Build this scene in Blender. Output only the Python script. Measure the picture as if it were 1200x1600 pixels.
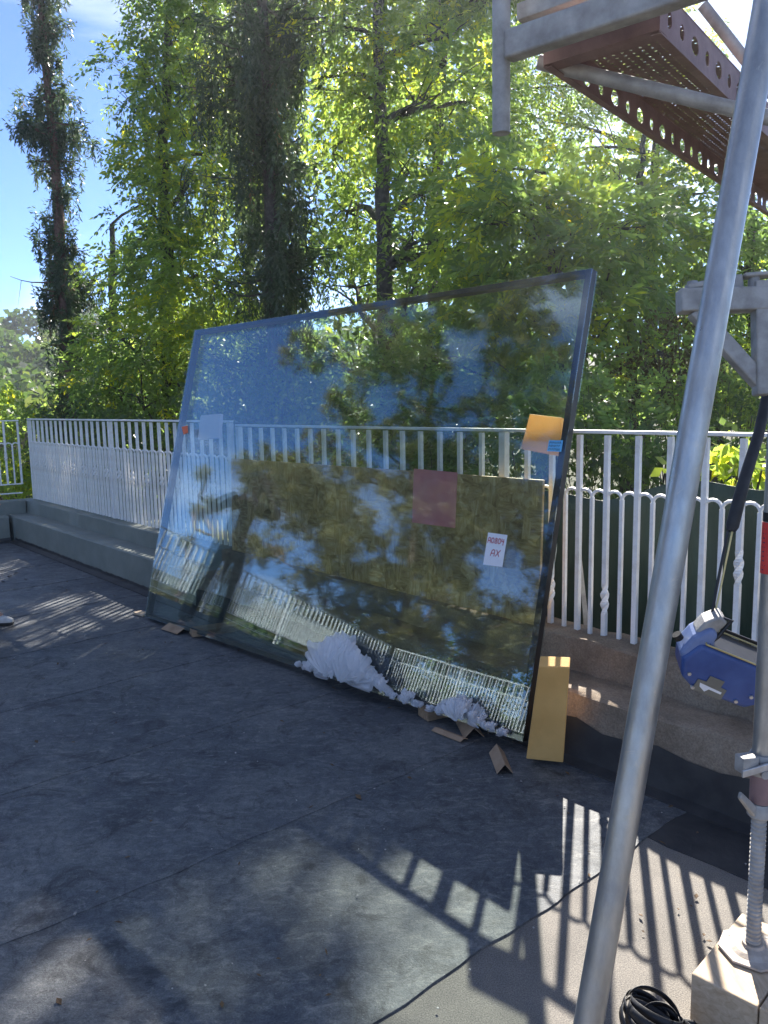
import bpy, bmesh, math, random
import numpy as np
from mathutils import Vector, Matrix, Quaternion
R = math.radians
random.seed(7); rng = np.random.default_rng(11)
for o in list(bpy.data.objects): bpy.data.objects.remove(o)
scene = bpy.context.scene
col = scene.collection

# ------------------------------------------------------------------ camera
CAM_H = 1.63; FPX = 1236.4; PITCH = -0.13826; ROLL = -0.01915      # photo is 1200 x 1600
cF = Vector((0, math.cos(PITCH), math.sin(PITCH))); cR = Vector((1, 0, 0)); cU = cR.cross(cF)
cR2 = cR*math.cos(ROLL)+cU*math.sin(ROLL); cU2 = cU*math.cos(ROLL)-cR*math.sin(ROLL)
cam = bpy.data.cameras.new('camera'); camo = bpy.data.objects.new('camera', cam); col.objects.link(camo)
camo.matrix_world = Matrix(((cR2.x, cU2.x, -cF.x, 0), (cR2.y, cU2.y, -cF.y, 0), (cR2.z, cU2.z, -cF.z, CAM_H), (0, 0, 0, 1)))
cam.sensor_fit = 'HORIZONTAL'; cam.sensor_width = 36; cam.lens = 36*FPX/1200; cam.clip_start = .05; cam.clip_end = 3000
scene.camera = camo

# ------------------------------------------------------------------ sky, sun, exposure
SUN_AZ, SUN_EL = R(14.9), R(37.0)
world = bpy.data.worlds.new('World'); scene.world = world; world.use_nodes = True
wn, wl = world.node_tree.nodes, world.node_tree.links; wn.clear()
sky = wn.new('ShaderNodeTexSky'); sky.sky_type = 'NISHITA'; sky.sun_disc = False
sky.sun_elevation = SUN_EL; sky.sun_rotation = SUN_AZ; sky.altitude = 2000; sky.air_density = .62; sky.dust_density = 0.; sky.ozone_density = 7.0
wtc = wn.new('ShaderNodeTexCoord'); wmp = wn.new('ShaderNodeMapping'); wmp.inputs['Scale'].default_value = (1, 1, 2.6); wmp.inputs['Location'].default_value = (17.52, 31.44, 8.88)
wnz = wn.new('ShaderNodeTexNoise'); wnz.inputs['Scale'].default_value = 2.1; wnz.inputs['Detail'].default_value = 6; wnz.inputs['Distortion'].default_value = .6
wcr = wn.new('ShaderNodeValToRGB'); wcr.color_ramp.elements[0].position = .49; wcr.color_ramp.elements[1].position = .78
wcr.color_ramp.elements[0].color = (0, 0, 0, 1); wcr.color_ramp.elements[1].color = (.75, .75, .75, 1)
wmx = wn.new('ShaderNodeMix'); wmx.data_type = 'RGBA'; wmx.inputs['B'].default_value = (8.0, 8.2, 8.6, 1)
wbg = wn.new('ShaderNodeBackground'); wbg.inputs['Strength'].default_value = .088
wo = wn.new('ShaderNodeOutputWorld')
wl.new(wtc.outputs['Generated'], wmp.inputs[0]); wl.new(wmp.outputs[0], wnz.inputs['Vector']); wl.new(wnz.outputs['Fac'], wcr.inputs[0])
wl.new(wcr.outputs[0], wmx.inputs['Factor']); wl.new(sky.outputs[0], wmx.inputs['A']); wl.new(wmx.outputs['Result'], wbg.inputs[0]); wl.new(wbg.outputs[0], wo.inputs[0])
sun = bpy.data.lights.new('sun', 'SUN'); sun.energy = 5.0; sun.angle = R(.53); sun.color = (1, .94, .85)
suno = bpy.data.objects.new('sun', sun); col.objects.link(suno)
SUNV = Vector((math.sin(SUN_AZ)*math.cos(SUN_EL), math.cos(SUN_AZ)*math.cos(SUN_EL), math.sin(SUN_EL)))
suno.rotation_euler = SUNV.to_track_quat('Z', 'Y').to_euler(); suno.location = SUNV*60
scene.view_settings.view_transform = 'Standard'; scene.view_settings.look = 'None'; scene.view_settings.gamma = 1
scene.view_settings.use_curve_mapping = False; scene.view_settings.exposure = 1.75
scene.render.engine = 'CYCLES'
scene.cycles.max_bounces = 7; scene.cycles.diffuse_bounces = 3; scene.cycles.glossy_bounces = 3; scene.cycles.transmission_bounces = 3; scene.cycles.transparent_max_bounces = 24
scene.cycles.caustics_reflective = False; scene.cycles.caustics_refractive = False

# ------------------------------------------------------------------ frames of reference
AZ = -0.713309; RD = 3.19177
u = Vector((math.sin(AZ), math.cos(AZ), 0)); n = Vector((u.y, -u.x, 0)); UP = Vector((0, 0, 1))
def RP(t, off, z): return n*(RD-off)+u*t+UP*z            # along the railing, distance towards the terrace, height
def at(x, y, Z):                                          # a photo pixel at depth Z
    d = cF+cR2*((x-600)/FPX)-cU2*((y-800)/FPX); return d*Z+UP*CAM_H
CORNER = RP(10.6, 0, 0); CORNER2 = Vector((-15.1, 3.25, 0))
d2 = (CORNER2-CORNER).normalized(); n2 = Vector((-d2.y, d2.x, 0))    # along the far railing; outward side computed below
if n2.dot(-CORNER) > 0: n2 = -n2
def RP2(t, off, z): return CORNER+d2*t-n2*off+UP*z
d3 = -u; n3 = -n
def RP3(t, off, z): return CORNER2+d3*t-n3*off+UP*z

# ------------------------------------------------------------------ helpers
class MB:
    def __init__(s): s.v = []; s.f = []
    def quad(s, *p):
        b = len(s.v); s.v += [Vector(q) for q in p]; s.f.append(tuple(range(b, b+len(p)))); return s
    def hexa(s, p):                                       # 8 corners: bottom ring then top ring
        b = len(s.v); s.v += [Vector(q) for q in p]
        for f in ((3,2,1,0),(4,5,6,7),(0,1,5,4),(1,2,6,5),(2,3,7,6),(3,0,4,7)): s.f.append(tuple(b+i for i in f))
        return s
    def box(s, c, x, y, z):                               # centre, three half vectors
        c, x, y, z = Vector(c), Vector(x), Vector(y), Vector(z)
        return s.hexa([c-x-y-z, c+x-y-z, c+x+y-z, c-x+y-z, c-x-y+z, c+x-y+z, c+x+y+z, c-x+y+z])
    def abox(s, x0, x1, y0, y1, z0, z1):
        return s.hexa([(x0,y0,z0),(x1,y0,z0),(x1,y1,z0),(x0,y1,z0),(x0,y0,z1),(x1,y0,z1),(x1,y1,z1),(x0,y1,z1)])
    def tube(s, pts, r, k=8, cap=True, squash=None):
        pts = [Vector(p) for p in pts]; m = len(pts)
        rr = r if isinstance(r, (list, tuple)) else [r]*m
        t0 = (pts[1]-pts[0]).normalized(); a = t0.orthogonal().normalized(); base = len(s.v)
        for i, p in enumerate(pts):
            t = (pts[min(i+1, m-1)]-pts[max(i-1, 0)])
            t = t.normalized() if t.length > 1e-9 else t0
            a = (a-t*a.dot(t)); a = a.normalized() if a.length > 1e-6 else t.orthogonal().normalized()
            b = t.cross(a)
            for j in range(k):
                w = 2*math.pi*j/k; s.v.append(p+(a*math.cos(w)+b*math.sin(w))*rr[i])
        for i in range(m-1):
            for j in range(k):
                s.f.append((base+i*k+j, base+i*k+(j+1)%k, base+(i+1)*k+(j+1)%k, base+(i+1)*k+j))
        if cap:
            s.f.append(tuple(base+j for j in reversed(range(k)))); s.f.append(tuple(base+(m-1)*k+j for j in range(k)))
        return s
    def lathe(s, prof, c=(0,0,0), k=24):
        c = Vector(c); base = len(s.v); m = len(prof)
        for (r, z) in prof:
            for j in range(k):
                w = 2*math.pi*j/k; s.v.append(c+Vector((r*math.cos(w), r*math.sin(w), z)))
        for i in range(m-1):
            for j in range(k): s.f.append((base+i*k+j, base+i*k+(j+1)%k, base+(i+1)*k+(j+1)%k, base+(i+1)*k+j))
        s.f.append(tuple(base+j for j in reversed(range(k)))); s.f.append(tuple(base+(m-1)*k+j for j in range(k)))
        return s
    def prism(s, poly, ex):                               # polygon (3d points) swept along ex
        ex = Vector(ex); b = len(s.v); k = len(poly); s.v += [Vector(p) for p in poly]+[Vector(p)+ex for p in poly]
        s.f.append(tuple(b+i for i in range(k))); s.f.append(tuple(b+k+i for i in reversed(range(k))))
        for i in range(k): s.f.append((b+(i+1)%k, b+i, b+k+i, b+k+(i+1)%k))
        return s
    def mesh(s, name):
        me = bpy.data.meshes.new(name); me.from_pydata([tuple(p) for p in s.v], [], s.f)
        bm = bmesh.new(); bm.from_mesh(me); bmesh.ops.recalc_face_normals(bm, faces=bm.faces); bm.to_mesh(me); bm.free(); return me
    def build(s, name, m, parent=None, smooth=False, bevel=0, seg=2):
        return link(name, s.mesh(name), m, parent, smooth, bevel, seg)
def link(name, me, m, parent=None, smooth=False, bevel=0, seg=2):
    if m is not None and not me.materials: me.materials.append(m)
    o = bpy.data.objects.new(name, me); col.objects.link(o)
    if parent is not None: o.parent = parent
    if smooth:
        for p in me.polygons: p.use_smooth = True
        me.set_sharp_from_angle(angle=R(40)) if hasattr(me, 'set_sharp_from_angle') else None
    if bevel:
        b = o.modifiers.new('Bevel', 'BEVEL'); b.width = bevel; b.segments = seg; b.limit_method = 'ANGLE'; b.angle_limit = R(35)
    return o
def tag(o, label, cat, group=None, kind=None):
    o['label'] = label; o['category'] = cat
    if group: o['group'] = group
    if kind: o['kind'] = kind
    return o
def structure(o): o['kind'] = 'structure'; return o
def thing(name, label, cat, group=None):
    o = bpy.data.objects.new(name, None); col.objects.link(o); o.empty_display_size = .1; return tag(o, label, cat, group)
def npmesh(name, V, k, tone=None):                        # V: (N*k,3) array, faces of k corners in order
    me = bpy.data.meshes.new(name); V = np.ascontiguousarray(V, dtype=np.float32); m = len(V); nf = m//k
    me.vertices.add(m); me.vertices.foreach_set('co', V.ravel()); me.loops.add(m); me.loops.foreach_set('vertex_index', np.arange(m, dtype=np.int32))
    me.polygons.add(nf); me.polygons.foreach_set('loop_start', np.arange(0, m, k, dtype=np.int32))
    if tone is not None:
        a = me.attributes.new('tone', 'FLOAT', 'POINT'); a.data.foreach_set('value', np.ascontiguousarray(tone, dtype=np.float32))
    me.update(calc_edges=True); return me

# ------------------------------------------------------------------ materials
class NT:
    def __init__(s, name):
        s.m = bpy.data.materials.new(name); s.m.use_nodes = True; s.n = s.m.node_tree.nodes; s.l = s.m.node_tree.links
        s.b = s.n['Principled BSDF']; s.o = s.n['Material Output']; s.tc = s.n.new('ShaderNodeTexCoord')
    def noise(s, sc, det=5, rough=.6, dist=0, scale=None, rot=None, w='Object'):
        t = s.n.new('ShaderNodeTexNoise'); t.inputs['Scale'].default_value = sc; t.inputs['Detail'].default_value = det
        t.inputs['Roughness'].default_value = rough; t.inputs['Distortion'].default_value = dist
        src = s.tc.outputs[w]
        if scale or rot:
            mp = s.n.new('ShaderNodeMapping'); s.l.new(src, mp.inputs[0]); src = mp.outputs[0]
            if scale: mp.inputs['Scale'].default_value = scale
            if rot: mp.inputs['Rotation'].default_value = rot
        s.l.new(src, t.inputs['Vector']); return t.outputs['Fac']
    def ramp(s, f, stops):
        r = s.n.new('ShaderNodeValToRGB'); e = r.color_ramp.elements
        while len(e) < len(stops): e.new(.5)
        for i, (p, c) in enumerate(stops):
            e[i].position = p; e[i].color = (c, c, c, 1) if not isinstance(c, tuple) else (*c, 1)
        s.l.new(f, r.inputs[0]); return r.outputs[0]
    def mix(s, f, a, b, mode='MIX'):
        x = s.n.new('ShaderNodeMix'); x.data_type = 'RGBA'; x.blend_type = mode
        for k, val in (('Factor', f), ('A', a), ('B', b)):
            if hasattr(val, 'links'): s.l.new(val, x.inputs[k])
            else: x.inputs[k].default_value = val if k == 'Factor' else (*val, 1)
        return x.outputs['Result']
    def bump(s, h, st=.3, d=.01):
        b = s.n.new('ShaderNodeBump'); b.inputs['Strength'].default_value = st; b.inputs['Distance'].default_value = d
        s.l.new(h, b.inputs['Height']); s.l.new(b.outputs[0], s.b.inputs['Normal']); return b
    def set(s, **k):
        for a, val in k.items():
            i = s.b.inputs[{'color':'Base Color','rough':'Roughness','metal':'Metallic','spec':'Specular IOR Level','coat':'Coat Weight','trans':'Transmission Weight'}[a]]
            if hasattr(val, 'links'): s.l.new(val, i)
            else: i.default_value = (*val, 1) if isinstance(val, tuple) else val
        return s
def mat_noisy(name, c1, c2, sc=8, rough=.8, bump=.2, bsc=60, metal=0, spec=.4, det=6, lo=.35, hi=.65, scale=None, bd=.004):
    t = NT(name); t.set(color=t.ramp(t.noise(sc, det, scale=scale), [(lo, c1), (hi, c2)]), rough=rough, metal=metal, spec=spec)
    if bump: t.bump(t.noise(bsc, 4), bump, bd)
    return t.m
M = {}
def m_white():
    t = NT('white_paint'); dirt = t.ramp(t.noise(9, 8, .78), [(.47, 0.), (.68, .7)])
    t.set(color=t.mix(dirt, (.85, .84, .81), (.62, .57, .5)), rough=.45); t.bump(t.noise(90, 3), .15, .002); return t.m
M['white'] = m_white()
def m_painted():
    t = NT('painted_concrete'); a = t.ramp(t.noise(3.2, 8, .65), [(.35, (.17, .19, .168)), (.7, (.23, .25, .22))])
    st = t.ramp(t.noise(7, 8, .7, scale=(1, 1, .35)), [(.55, 0.), (.8, .6)])
    t.set(color=t.mix(st, a, (.15, .15, .125)), rough=.7); t.bump(t.noise(40, 6), .35, .006); return t.m
M['painted'] = m_painted()
def m_raw():
    t = NT('raw_concrete'); a = t.ramp(t.noise(4, 9, .7), [(.3, (.14, .105, .075)), (.52, (.26, .205, .15)), (.75, (.38, .32, .25))])
    sp = t.ramp(t.noise(110, 6, .75), [(.38, (.72, .71, .70)), (.64, (1.18, 1.16, 1.13))])
    t.set(color=t.mix(1, a, sp, 'MULTIPLY'), rough=.9); t.bump(t.noise(38, 9, .75), .8, .012); return t.m
M['raw'] = m_raw()
def m_membrane():
    t = NT('bitumen_membrane'); oi = t.n.new('ShaderNodeObjectInfo')
    a = t.ramp(t.noise(1.3, 9, .68, .5), [(.3, (.050, .057, .068)), (.48, (.080, .088, .098)), (.70, (.15, .156, .155))])
    sc = t.ramp(t.noise(9, 8, .72, 1.5, scale=(1, 2.2, 1), rot=(0, 0, .6)), [(.50, 0.), (.66, .75)])
    c = t.mix(sc, a, (.20, .20, .19))
    c = t.mix(1, c, t.ramp(t.noise(24, 9, .8, .7), [(.34, (.55, .56, .58)), (.5, (1, 1, 1)), (.68, (1.5, 1.48, 1.45))]), 'MULTIPLY')
    dk = t.ramp(t.noise(4.3, 9, .78, 1.1), [(.36, .85), (.47, 0.)])
    c = t.mix(dk, c, (.026, .028, .032))
    tone = t.ramp(oi.outputs['Random'], [(0., (.93, .94, .95)), (1., (1.07, 1.06, 1.05))])
    fleck = t.ramp(t.noise(120, 2, .5), [(.70, 0.), (.76, .5)])
    c = t.mix(fleck, t.mix(1, c, tone, 'MULTIPLY'), (.35, .34, .31))
    c = t.mix(1, c, t.ramp(t.noise(170, 4, .7), [(.32, (.68, .68, .68)), (.68, (1.34, 1.33, 1.31))]), 'MULTIPLY')
    t.set(color=c, rough=t.ramp(t.noise(6, 6), [(.3, .5), (.7, .74)]), spec=.4)
    h = t.mix(.5, t.noise(150, 4, .7), t.noise(11, 9, .75, .6)); t.bump(h, .75, .008); return t.m
M['membrane'] = m_membrane()
def m_slate():
    t = NT('mineral_felt'); a = t.ramp(t.noise(2.2, 9, .7), [(.3, (.115, .108, .10)), (.55, (.185, .172, .155)), (.78, (.26, .235, .20))])
    g = t.ramp(t.noise(260, 3, .6), [(.35, (.55, .55, .55)), (.65, (1.4, 1.36, 1.3))])
    rs = t.ramp(t.noise(5, 7, .7), [(.62, 0.), (.8, .45)])
    c = t.mix(rs, t.mix(1, a, g, 'MULTIPLY'), (.27, .18, .10))
    t.set(color=c, rough=.85); t.bump(t.noise(200, 4, .7), .5, .006); return t.m
M['slate'] = m_slate()
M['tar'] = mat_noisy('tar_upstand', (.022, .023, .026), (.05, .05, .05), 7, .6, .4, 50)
M['crack'] = mat_noisy('crack_dark', (.01, .01, .01), (.03, .028, .025), 20, .9)
def m_galv():
    t = NT('galvanised_steel'); a = t.ramp(t.noise(22, 7, .65, scale=(1, 1, .35)), [(.3, (.30, .30, .30)), (.7, (.52, .52, .50))])
    st = t.ramp(t.noise(7, 8, .75, 1.0, scale=(1, 1, .25)), [(.56, 0.), (.78, .6)])
    sp = t.ramp(t.noise(26, 5, .75, .8), [(.60, 0.), (.66, .8)]); t.set(color=t.mix(sp, t.mix(st, a, (.24, .20, .155)), (.50, .47, .42)), metal=.82, rough=t.ramp(t.noise(14, 6), [(.3, .26), (.7, .5)])); t.bump(t.noise(60, 6, .7), .25, .003); return t.m
M['galv'] = m_galv()
M['galv_dull'] = mat_noisy('weathered_galvanised_steel', (.27, .26, .245), (.46, .45, .43), 14, .62, .4, 70, metal=.35)
M['oxide'] = mat_noisy('red_oxide_steel', (.19, .115, .11), (.30, .19, .18), 9, .6, .25, 60, spec=.4)
def m_perf():
    t = NT('perforated_red_deck'); sp = t.n.new('ShaderNodeVectorMath'); sp.operation = 'MULTIPLY'; sp.inputs[1].default_value = (38, 38, 0)
    t.l.new(t.tc.outputs['Object'], sp.inputs[0]); fr = t.n.new('ShaderNodeVectorMath'); fr.operation = 'FRACTION'; t.l.new(sp.outputs[0], fr.inputs[0])
    ds = t.n.new('ShaderNodeVectorMath'); ds.operation = 'DISTANCE'; ds.inputs[1].default_value = (.5, .5, 0); t.l.new(fr.outputs[0], ds.inputs[0])
    gt = t.n.new('ShaderNodeMath'); gt.operation = 'GREATER_THAN'; gt.inputs[1].default_value = .24; t.l.new(ds.outputs['Value'], gt.inputs[0])
    t.set(color=t.ramp(t.noise(9, 6), [(.35, (.17, .10, .095)), (.7, (.27, .17, .16))]), rough=.65); t.l.new(gt.outputs[0], t.b.inputs['Alpha']); return t.m
M['perf'] = m_perf()
def m_wood(name, c1, c2, sc=(30, 30, 2)):
    t = NT(name); g = t.noise(1.5, 6, .6, 1.2, scale=sc); t.set(color=t.ramp(g, [(.3, c1), (.7, c2)]), rough=.75); t.bump(g, .25, .004); return t.m
M['wood'] = m_wood('worn_timber', (.20, .125, .07), (.36, .25, .155), (3, 34, 34))
M['wood_pale'] = m_wood('pale_timber', (.40, .29, .18), (.60, .47, .33), (34, 4, 34))
M['card'] = mat_noisy('cardboard', (.27, .18, .11), (.37, .26, .17), 12, .85, .15, 80)
def m_osb():
    t = NT('strand_board'); vo = t.n.new('ShaderNodeTexVoronoi'); vo.inputs['Scale'].default_value = 11; t.l.new(t.tc.outputs['Object'], vo.inputs['Vector'])
    sep = t.n.new('ShaderNodeSeparateColor'); t.l.new(vo.outputs['Color'], sep.inputs[0])
    s1 = t.noise(5, 4, .6, .6, scale=(2, 2, 11)); s2 = t.noise(5, 4, .6, .6, scale=(9, 9, 1.6)); s3 = t.noise(4.5, 4, .6, .6, scale=(7, 3, 7), rot=(.5, .6, .4))
    g1 = t.ramp(sep.outputs[0], [(.40, 0.), (.44, 1.)]); g2 = t.ramp(sep.outputs[1], [(.55, 0.), (.6, 1.)])
    g = t.mix(g2, t.mix(g1, s1, s2), s3)
    c = t.ramp(g, [(.3, (.27, .15, .055)), (.5, (.50, .33, .14)), (.7, (.70, .53, .30))])
    tone = t.ramp(sep.outputs[2], [(0., (.75, .72, .68)), (1., (1.25, 1.2, 1.15))])
    t.set(color=t.mix(1, c, tone, 'MULTIPLY'), rough=.6); t.bump(g, .4, .004); return t.m
M['osb'] = m_osb()
def m_foam(name, c1, c2):
    t = NT(name); c = t.ramp(t.noise(5, 5), [(.35, c1), (.65, c2)]); t.set(color=c, rough=.7, spec=.25); t.bump(t.noise(220, 4), .2, .003)
    tr = t.n.new('ShaderNodeBsdfTranslucent'); t.l.new(c, tr.inputs[0]); mx = t.n.new('ShaderNodeMixShader'); mx.inputs[0].default_value = .5
    t.l.new(t.b.outputs[0], mx.inputs[1]); t.l.new(tr.outputs[0], mx.inputs[2]); t.l.new(mx.outputs[0], t.o.inputs[0]); return t.m
M['foam'] = m_foam('amber_foam', (.88, .60, .28), (.92, .66, .34)); M['foam_white'] = m_foam('pale_pink_foam', (.90, .78, .78), (.94, .84, .84))
M['foam_block'] = mat_noisy('amber_foam_block', (.66, .37, .115), (.80, .47, .16), 3.5, .8, .35, 160, det=9)
M['red_tag'] = mat_noisy('red_tag', (.60, .04, .035), (.68, .06, .05), 8, .5, 0)
M['red_sheet'] = mat_noisy('red_sheet', (.92, .27, .29), (.95, .36, .37), 5, .45, 0)
M['orange_tag'] = mat_noisy('orange_tag', (.75, .13, .04), (.80, .16, .06), 30, .5, 0)
M['paper'] = mat_noisy('white_paper', (.72, .73, .76), (.80, .80, .82), 12, .6, .05, 40)
M['blue_tag'] = mat_noisy('light_blue_tag', (.10, .42, .74), (.14, .50, .80), 14, .5, 0)
M['ink_red'] = mat_noisy('red_ink', (.42, .03, .05), (.5, .05, .07), 10, .5, 0)
M['ink'] = mat_noisy('dark_ink', (.015, .03, .08), (.02, .04, .10), 10, .5, 0)
M['black'] = mat_noisy('black_seal', (.010, .010, .011), (.02, .02, .022), 8, .4, .1, 80)
M['black_strap'] = mat_noisy('black_webbing', (.010, .011, .014), (.026, .027, .031), 20, .5, .2, 300)
M['blue'] = mat_noisy('blue_enamel', (.022, .055, .20), (.045, .10, .30), 9, .38, .05, 60, spec=.5)
M['blue_pale'] = mat_noisy('worn_blue_shoulder', (.10, .15, .33), (.18, .24, .42), 9, .4, .05, 60)
M['plate'] = mat_noisy('olive_grey_plate', (.14, .135, .11), (.19, .18, .15), 12, .5, .05, 60)
M['brass'] = mat_noisy('brass_edge', (.55, .45, .20), (.65, .55, .28), 12, .4, 0, metal=.6)
M['silver'] = mat_noisy('bright_steel', (.36, .36, .37), (.55, .55, .55), 20, .42, .05, 60, metal=.7)
def m_film():
    t = NT('plastic_film'); t.set(color=(.95, .95, .96), rough=.3, spec=.6)
    tr = t.n.new('ShaderNodeBsdfTranslucent'); tr.inputs[0].default_value = (.95, .95, .97, 1); tp = t.n.new('ShaderNodeBsdfTransparent')
    a = t.n.new('ShaderNodeMixShader'); a.inputs[0].default_value = .45; b = t.n.new('ShaderNodeMixShader'); b.inputs[0].default_value = .3
    t.l.new(t.b.outputs[0], a.inputs[1]); t.l.new(tr.outputs[0], a.inputs[2]); t.l.new(a.outputs[0], b.inputs[1]); t.l.new(tp.outputs[0], b.inputs[2]); t.l.new(b.outputs[0], t.o.inputs[0])
    t.bump(t.noise(60, 5, .7, 1), .25, .004); return t.m
M['film'] = m_film()
def m_glass():
    t = NT('coated_glass'); lw_ = t.n.new('ShaderNodeLayerWeight'); lw_.inputs['Blend'].default_value = .5
    pw = t.n.new('ShaderNodeMath'); pw.operation = 'POWER'; pw.inputs[1].default_value = 4; t.l.new(lw_.outputs['Facing'], pw.inputs[0])
    fr = t.n.new('ShaderNodeMath'); fr.operation = 'MULTIPLY_ADD'; fr.inputs[1].default_value = .88; fr.inputs[2].default_value = .08; t.l.new(pw.outputs[0], fr.inputs[0])
    gl = t.n.new('ShaderNodeBsdfGlossy'); gl.inputs['Roughness'].default_value = .004; gl.inputs['Color'].default_value = (.76, .88, 1, 1)
    tp = t.n.new('ShaderNodeBsdfTransparent'); tp.inputs[0].default_value = (.955, .985, .97, 1)
    mx = t.n.new('ShaderNodeMixShader'); t.l.new(fr.outputs[0], mx.inputs[0]); t.l.new(tp.outputs[0], mx.inputs[1]); t.l.new(gl.outputs[0], mx.inputs[2]); t.l.new(mx.outputs[0], t.o.inputs[0])
    b = t.n.new('ShaderNodeBump'); b.inputs['Strength'].default_value = .035; b.inputs['Distance'].default_value = .05
    t.l.new(t.noise(1.1, 1, .4), b.inputs['Height']); t.l.new(b.outputs[0], gl.inputs['Normal']); return t.m
M['glass'] = m_glass()
def m_tarp():
    t = NT('green_tarpaulin'); f = t.noise(5, 6, .6, .6, scale=(1, 1, .25))
    t.set(color=t.ramp(f, [(.3, (.010, .026, .022)), (.7, (.024, .050, .043))]), rough=.5, spec=.35); t.bump(f, .5, .05); return t.m
M['tarp'] = m_tarp()
def m_leaf(name, stops, trans, tw=.5, rough=.38):
    t = NT(name); at_ = t.n.new('ShaderNodeAttribute'); at_.attribute_name = 'tone'
    c = t.ramp(at_.outputs['Fac'], stops); t.set(color=c, rough=rough, spec=.5)
    tr = t.n.new('ShaderNodeBsdfTranslucent'); t.l.new(t.mix(1, c, trans, 'MULTIPLY'), tr.inputs[0])
    mx = t.n.new('ShaderNodeMixShader'); mx.inputs[0].default_value = tw; t.l.new(t.b.outputs[0], mx.inputs[1]); t.l.new(tr.outputs[0], mx.inputs[2]); t.l.new(mx.outputs[0], t.o.inputs[0]); return t.m
GREEN = [(0., (.050, .075, .032)), (.45, (.088, .118, .046)), (.75, (.135, .160, .045)), (.93, (.22, .22, .025)), (1., (.42, .32, .03))]
M['leaf'] = m_leaf('ash_leaves', GREEN, (3.7, 4.2, 2.4), .62, .32)
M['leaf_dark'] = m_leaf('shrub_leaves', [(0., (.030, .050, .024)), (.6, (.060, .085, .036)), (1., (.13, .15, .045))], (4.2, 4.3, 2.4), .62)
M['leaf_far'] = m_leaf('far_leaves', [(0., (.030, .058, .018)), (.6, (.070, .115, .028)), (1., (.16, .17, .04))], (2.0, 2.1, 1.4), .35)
M['leaf_bronze'] = m_leaf('bronze_leaves', [(0., (.045, .030, .018)), (.6, (.075, .060, .025)), (1., (.12, .14, .04))], (2.2, 2.0, 1.3))
M['needle'] = m_leaf('conifer_needles', [(0., (.036, .056, .036)), (.6, (.062, .092, .052)), (.92, (.10, .125, .06)), (1., (.14, .09, .05))], (2.2, 2.3, 1.7), .4, .42)
M['pine'] = m_leaf('pine_needles', [(0., (.10, .095, .036)), (.6, (.19, .165, .06)), (1., (.29, .24, .085))], (1.5, 1.5, 1.0), .3, .45)
M['bark'] = mat_noisy('grey_bark', (.045, .038, .032), (.12, .105, .09), 14, .9, .7, 40, bd=.02)
M['bark_red'] = mat_noisy('reddish_bark', (.10, .052, .040), (.19, .115, .09), 12, .9, .8, 34, bd=.02)
M['soil'] = mat_noisy('garden_soil_and_grass', (.035, .045, .018), (.085, .09, .035), .35, .95, .5, 5)
M['skin'] = mat_noisy('skin', (.50, .27, .19), (.56, .32, .23), 14, .5, .05, 120)
M['hair'] = mat_noisy('dark_hair', (.045, .030, .022), (.11, .075, .052), 6, .5, .5, 40, scale=(20, 20, 3))
M['shirt'] = mat_noisy('charcoal_cotton', (.030, .030, .034), (.048, .047, .052), 6, .85, .3, 22, bd=.02)
M['trousers'] = mat_noisy('black_trousers', (.013, .014, .017), (.024, .025, .03), 6, .8, .3, 18, bd=.02)
M['shoe'] = mat_noisy('pale_canvas', (.50, .49, .46), (.62, .61, .58), 20, .7, .15, 150)
M['sole'] = mat_noisy('dark_sole', (.03, .03, .03), (.06, .058, .055), 12, .8, .1, 60)
M['eye'] = mat_noisy('eye', (.02, .015, .012), (.03, .02, .015), 4, .2, 0)

# ================================================================== the setting
def terrain():
    N = 150; xs = np.concatenate([np.linspace(-600, -60, 24, endpoint=False), np.linspace(-60, 60, 90), np.linspace(60, 600, 25)[1:]])
    V = []; idx = {}
    def hgt(x, y):
        r = math.hypot(x, y); az = math.atan2(x, y)
        z = -3.6-.02*min(r, 60)
        hill = max(0, r-45)/75.; hill = min(hill, 1.02)
        w = .55+.45*math.cos(az+R(33))
        z += w*hill**1.3*15.5 + .5*math.sin(x*.13)*math.cos(y*.11)
        return z
    mb = MB()
    for i, x in enumerate(xs):
        for j, y in enumerate(xs): mb.v.append(Vector((x, y, hgt(x, y))))
    k = len(xs)
    for i in range(k-1):
        for j in range(k-1): mb.f.append((i*k+j, (i+1)*k+j, (i+1)*k+j+1, i*k+j+1))
    o = structure(mb.build('ground', M['soil'], smooth=True)); return hgt
HG = terrain()

# terrace: a slab standing on the slope, felt sheets on it
FAR3 = RP3(24, 0, 0); back = RP(-13.4, 0, 0)
outl = [RP(-13.4, -.12, 0), RP(10.72, -.12, 0), RP2(12.5, -.12, 0), RP3(24, -.12, 0)]
slab = structure(MB().prism([Vector((p.x, p.y, -4.5)) for p in outl], (0, 0, 4.5)).build('terrace_floor', M['slate']))
def wob(a, k): return .014*math.sin(a*1.7+k*2.1)+.009*math.sin(a*4.3+k)+.004*math.sin(a*13+k*3)+.003*math.sin(a*29+k)
edges = [1.45+1.01*i for i in range(10)]
for i, t0 in enumerate(edges[:-1]):
    t1 = min(edges[i+1]+.05, 10.3); mb = MB(); S = 170; o0, o1 = .335, 13.0
    for j in range(S+1):
        of = o0+(o1-o0)*(j/S)**1.5; w0 = wob(of, i)+.0105*(of-2) if i == 0 else wob(of, i)
        a, b = t0+w0, t1+wob(of, i+1)-.0
        zr = .002*math.sin(of*3+i)
        for (t, z) in ((a, .0005), (a+.001, .0062+abs(zr)*.4), ((a+b)/2, .0050+zr*.3), (b, .0036)): mb.v.append(RP(t, of, z))
    for j in range(S):
        for q in range(3): mb.f.append((j*4+q, j*4+q+1, (j+1)*4+q+1, (j+1)*4+q))
    mb.build('membrane_sheet', M['membrane'], slab)
mb = MB()
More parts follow.
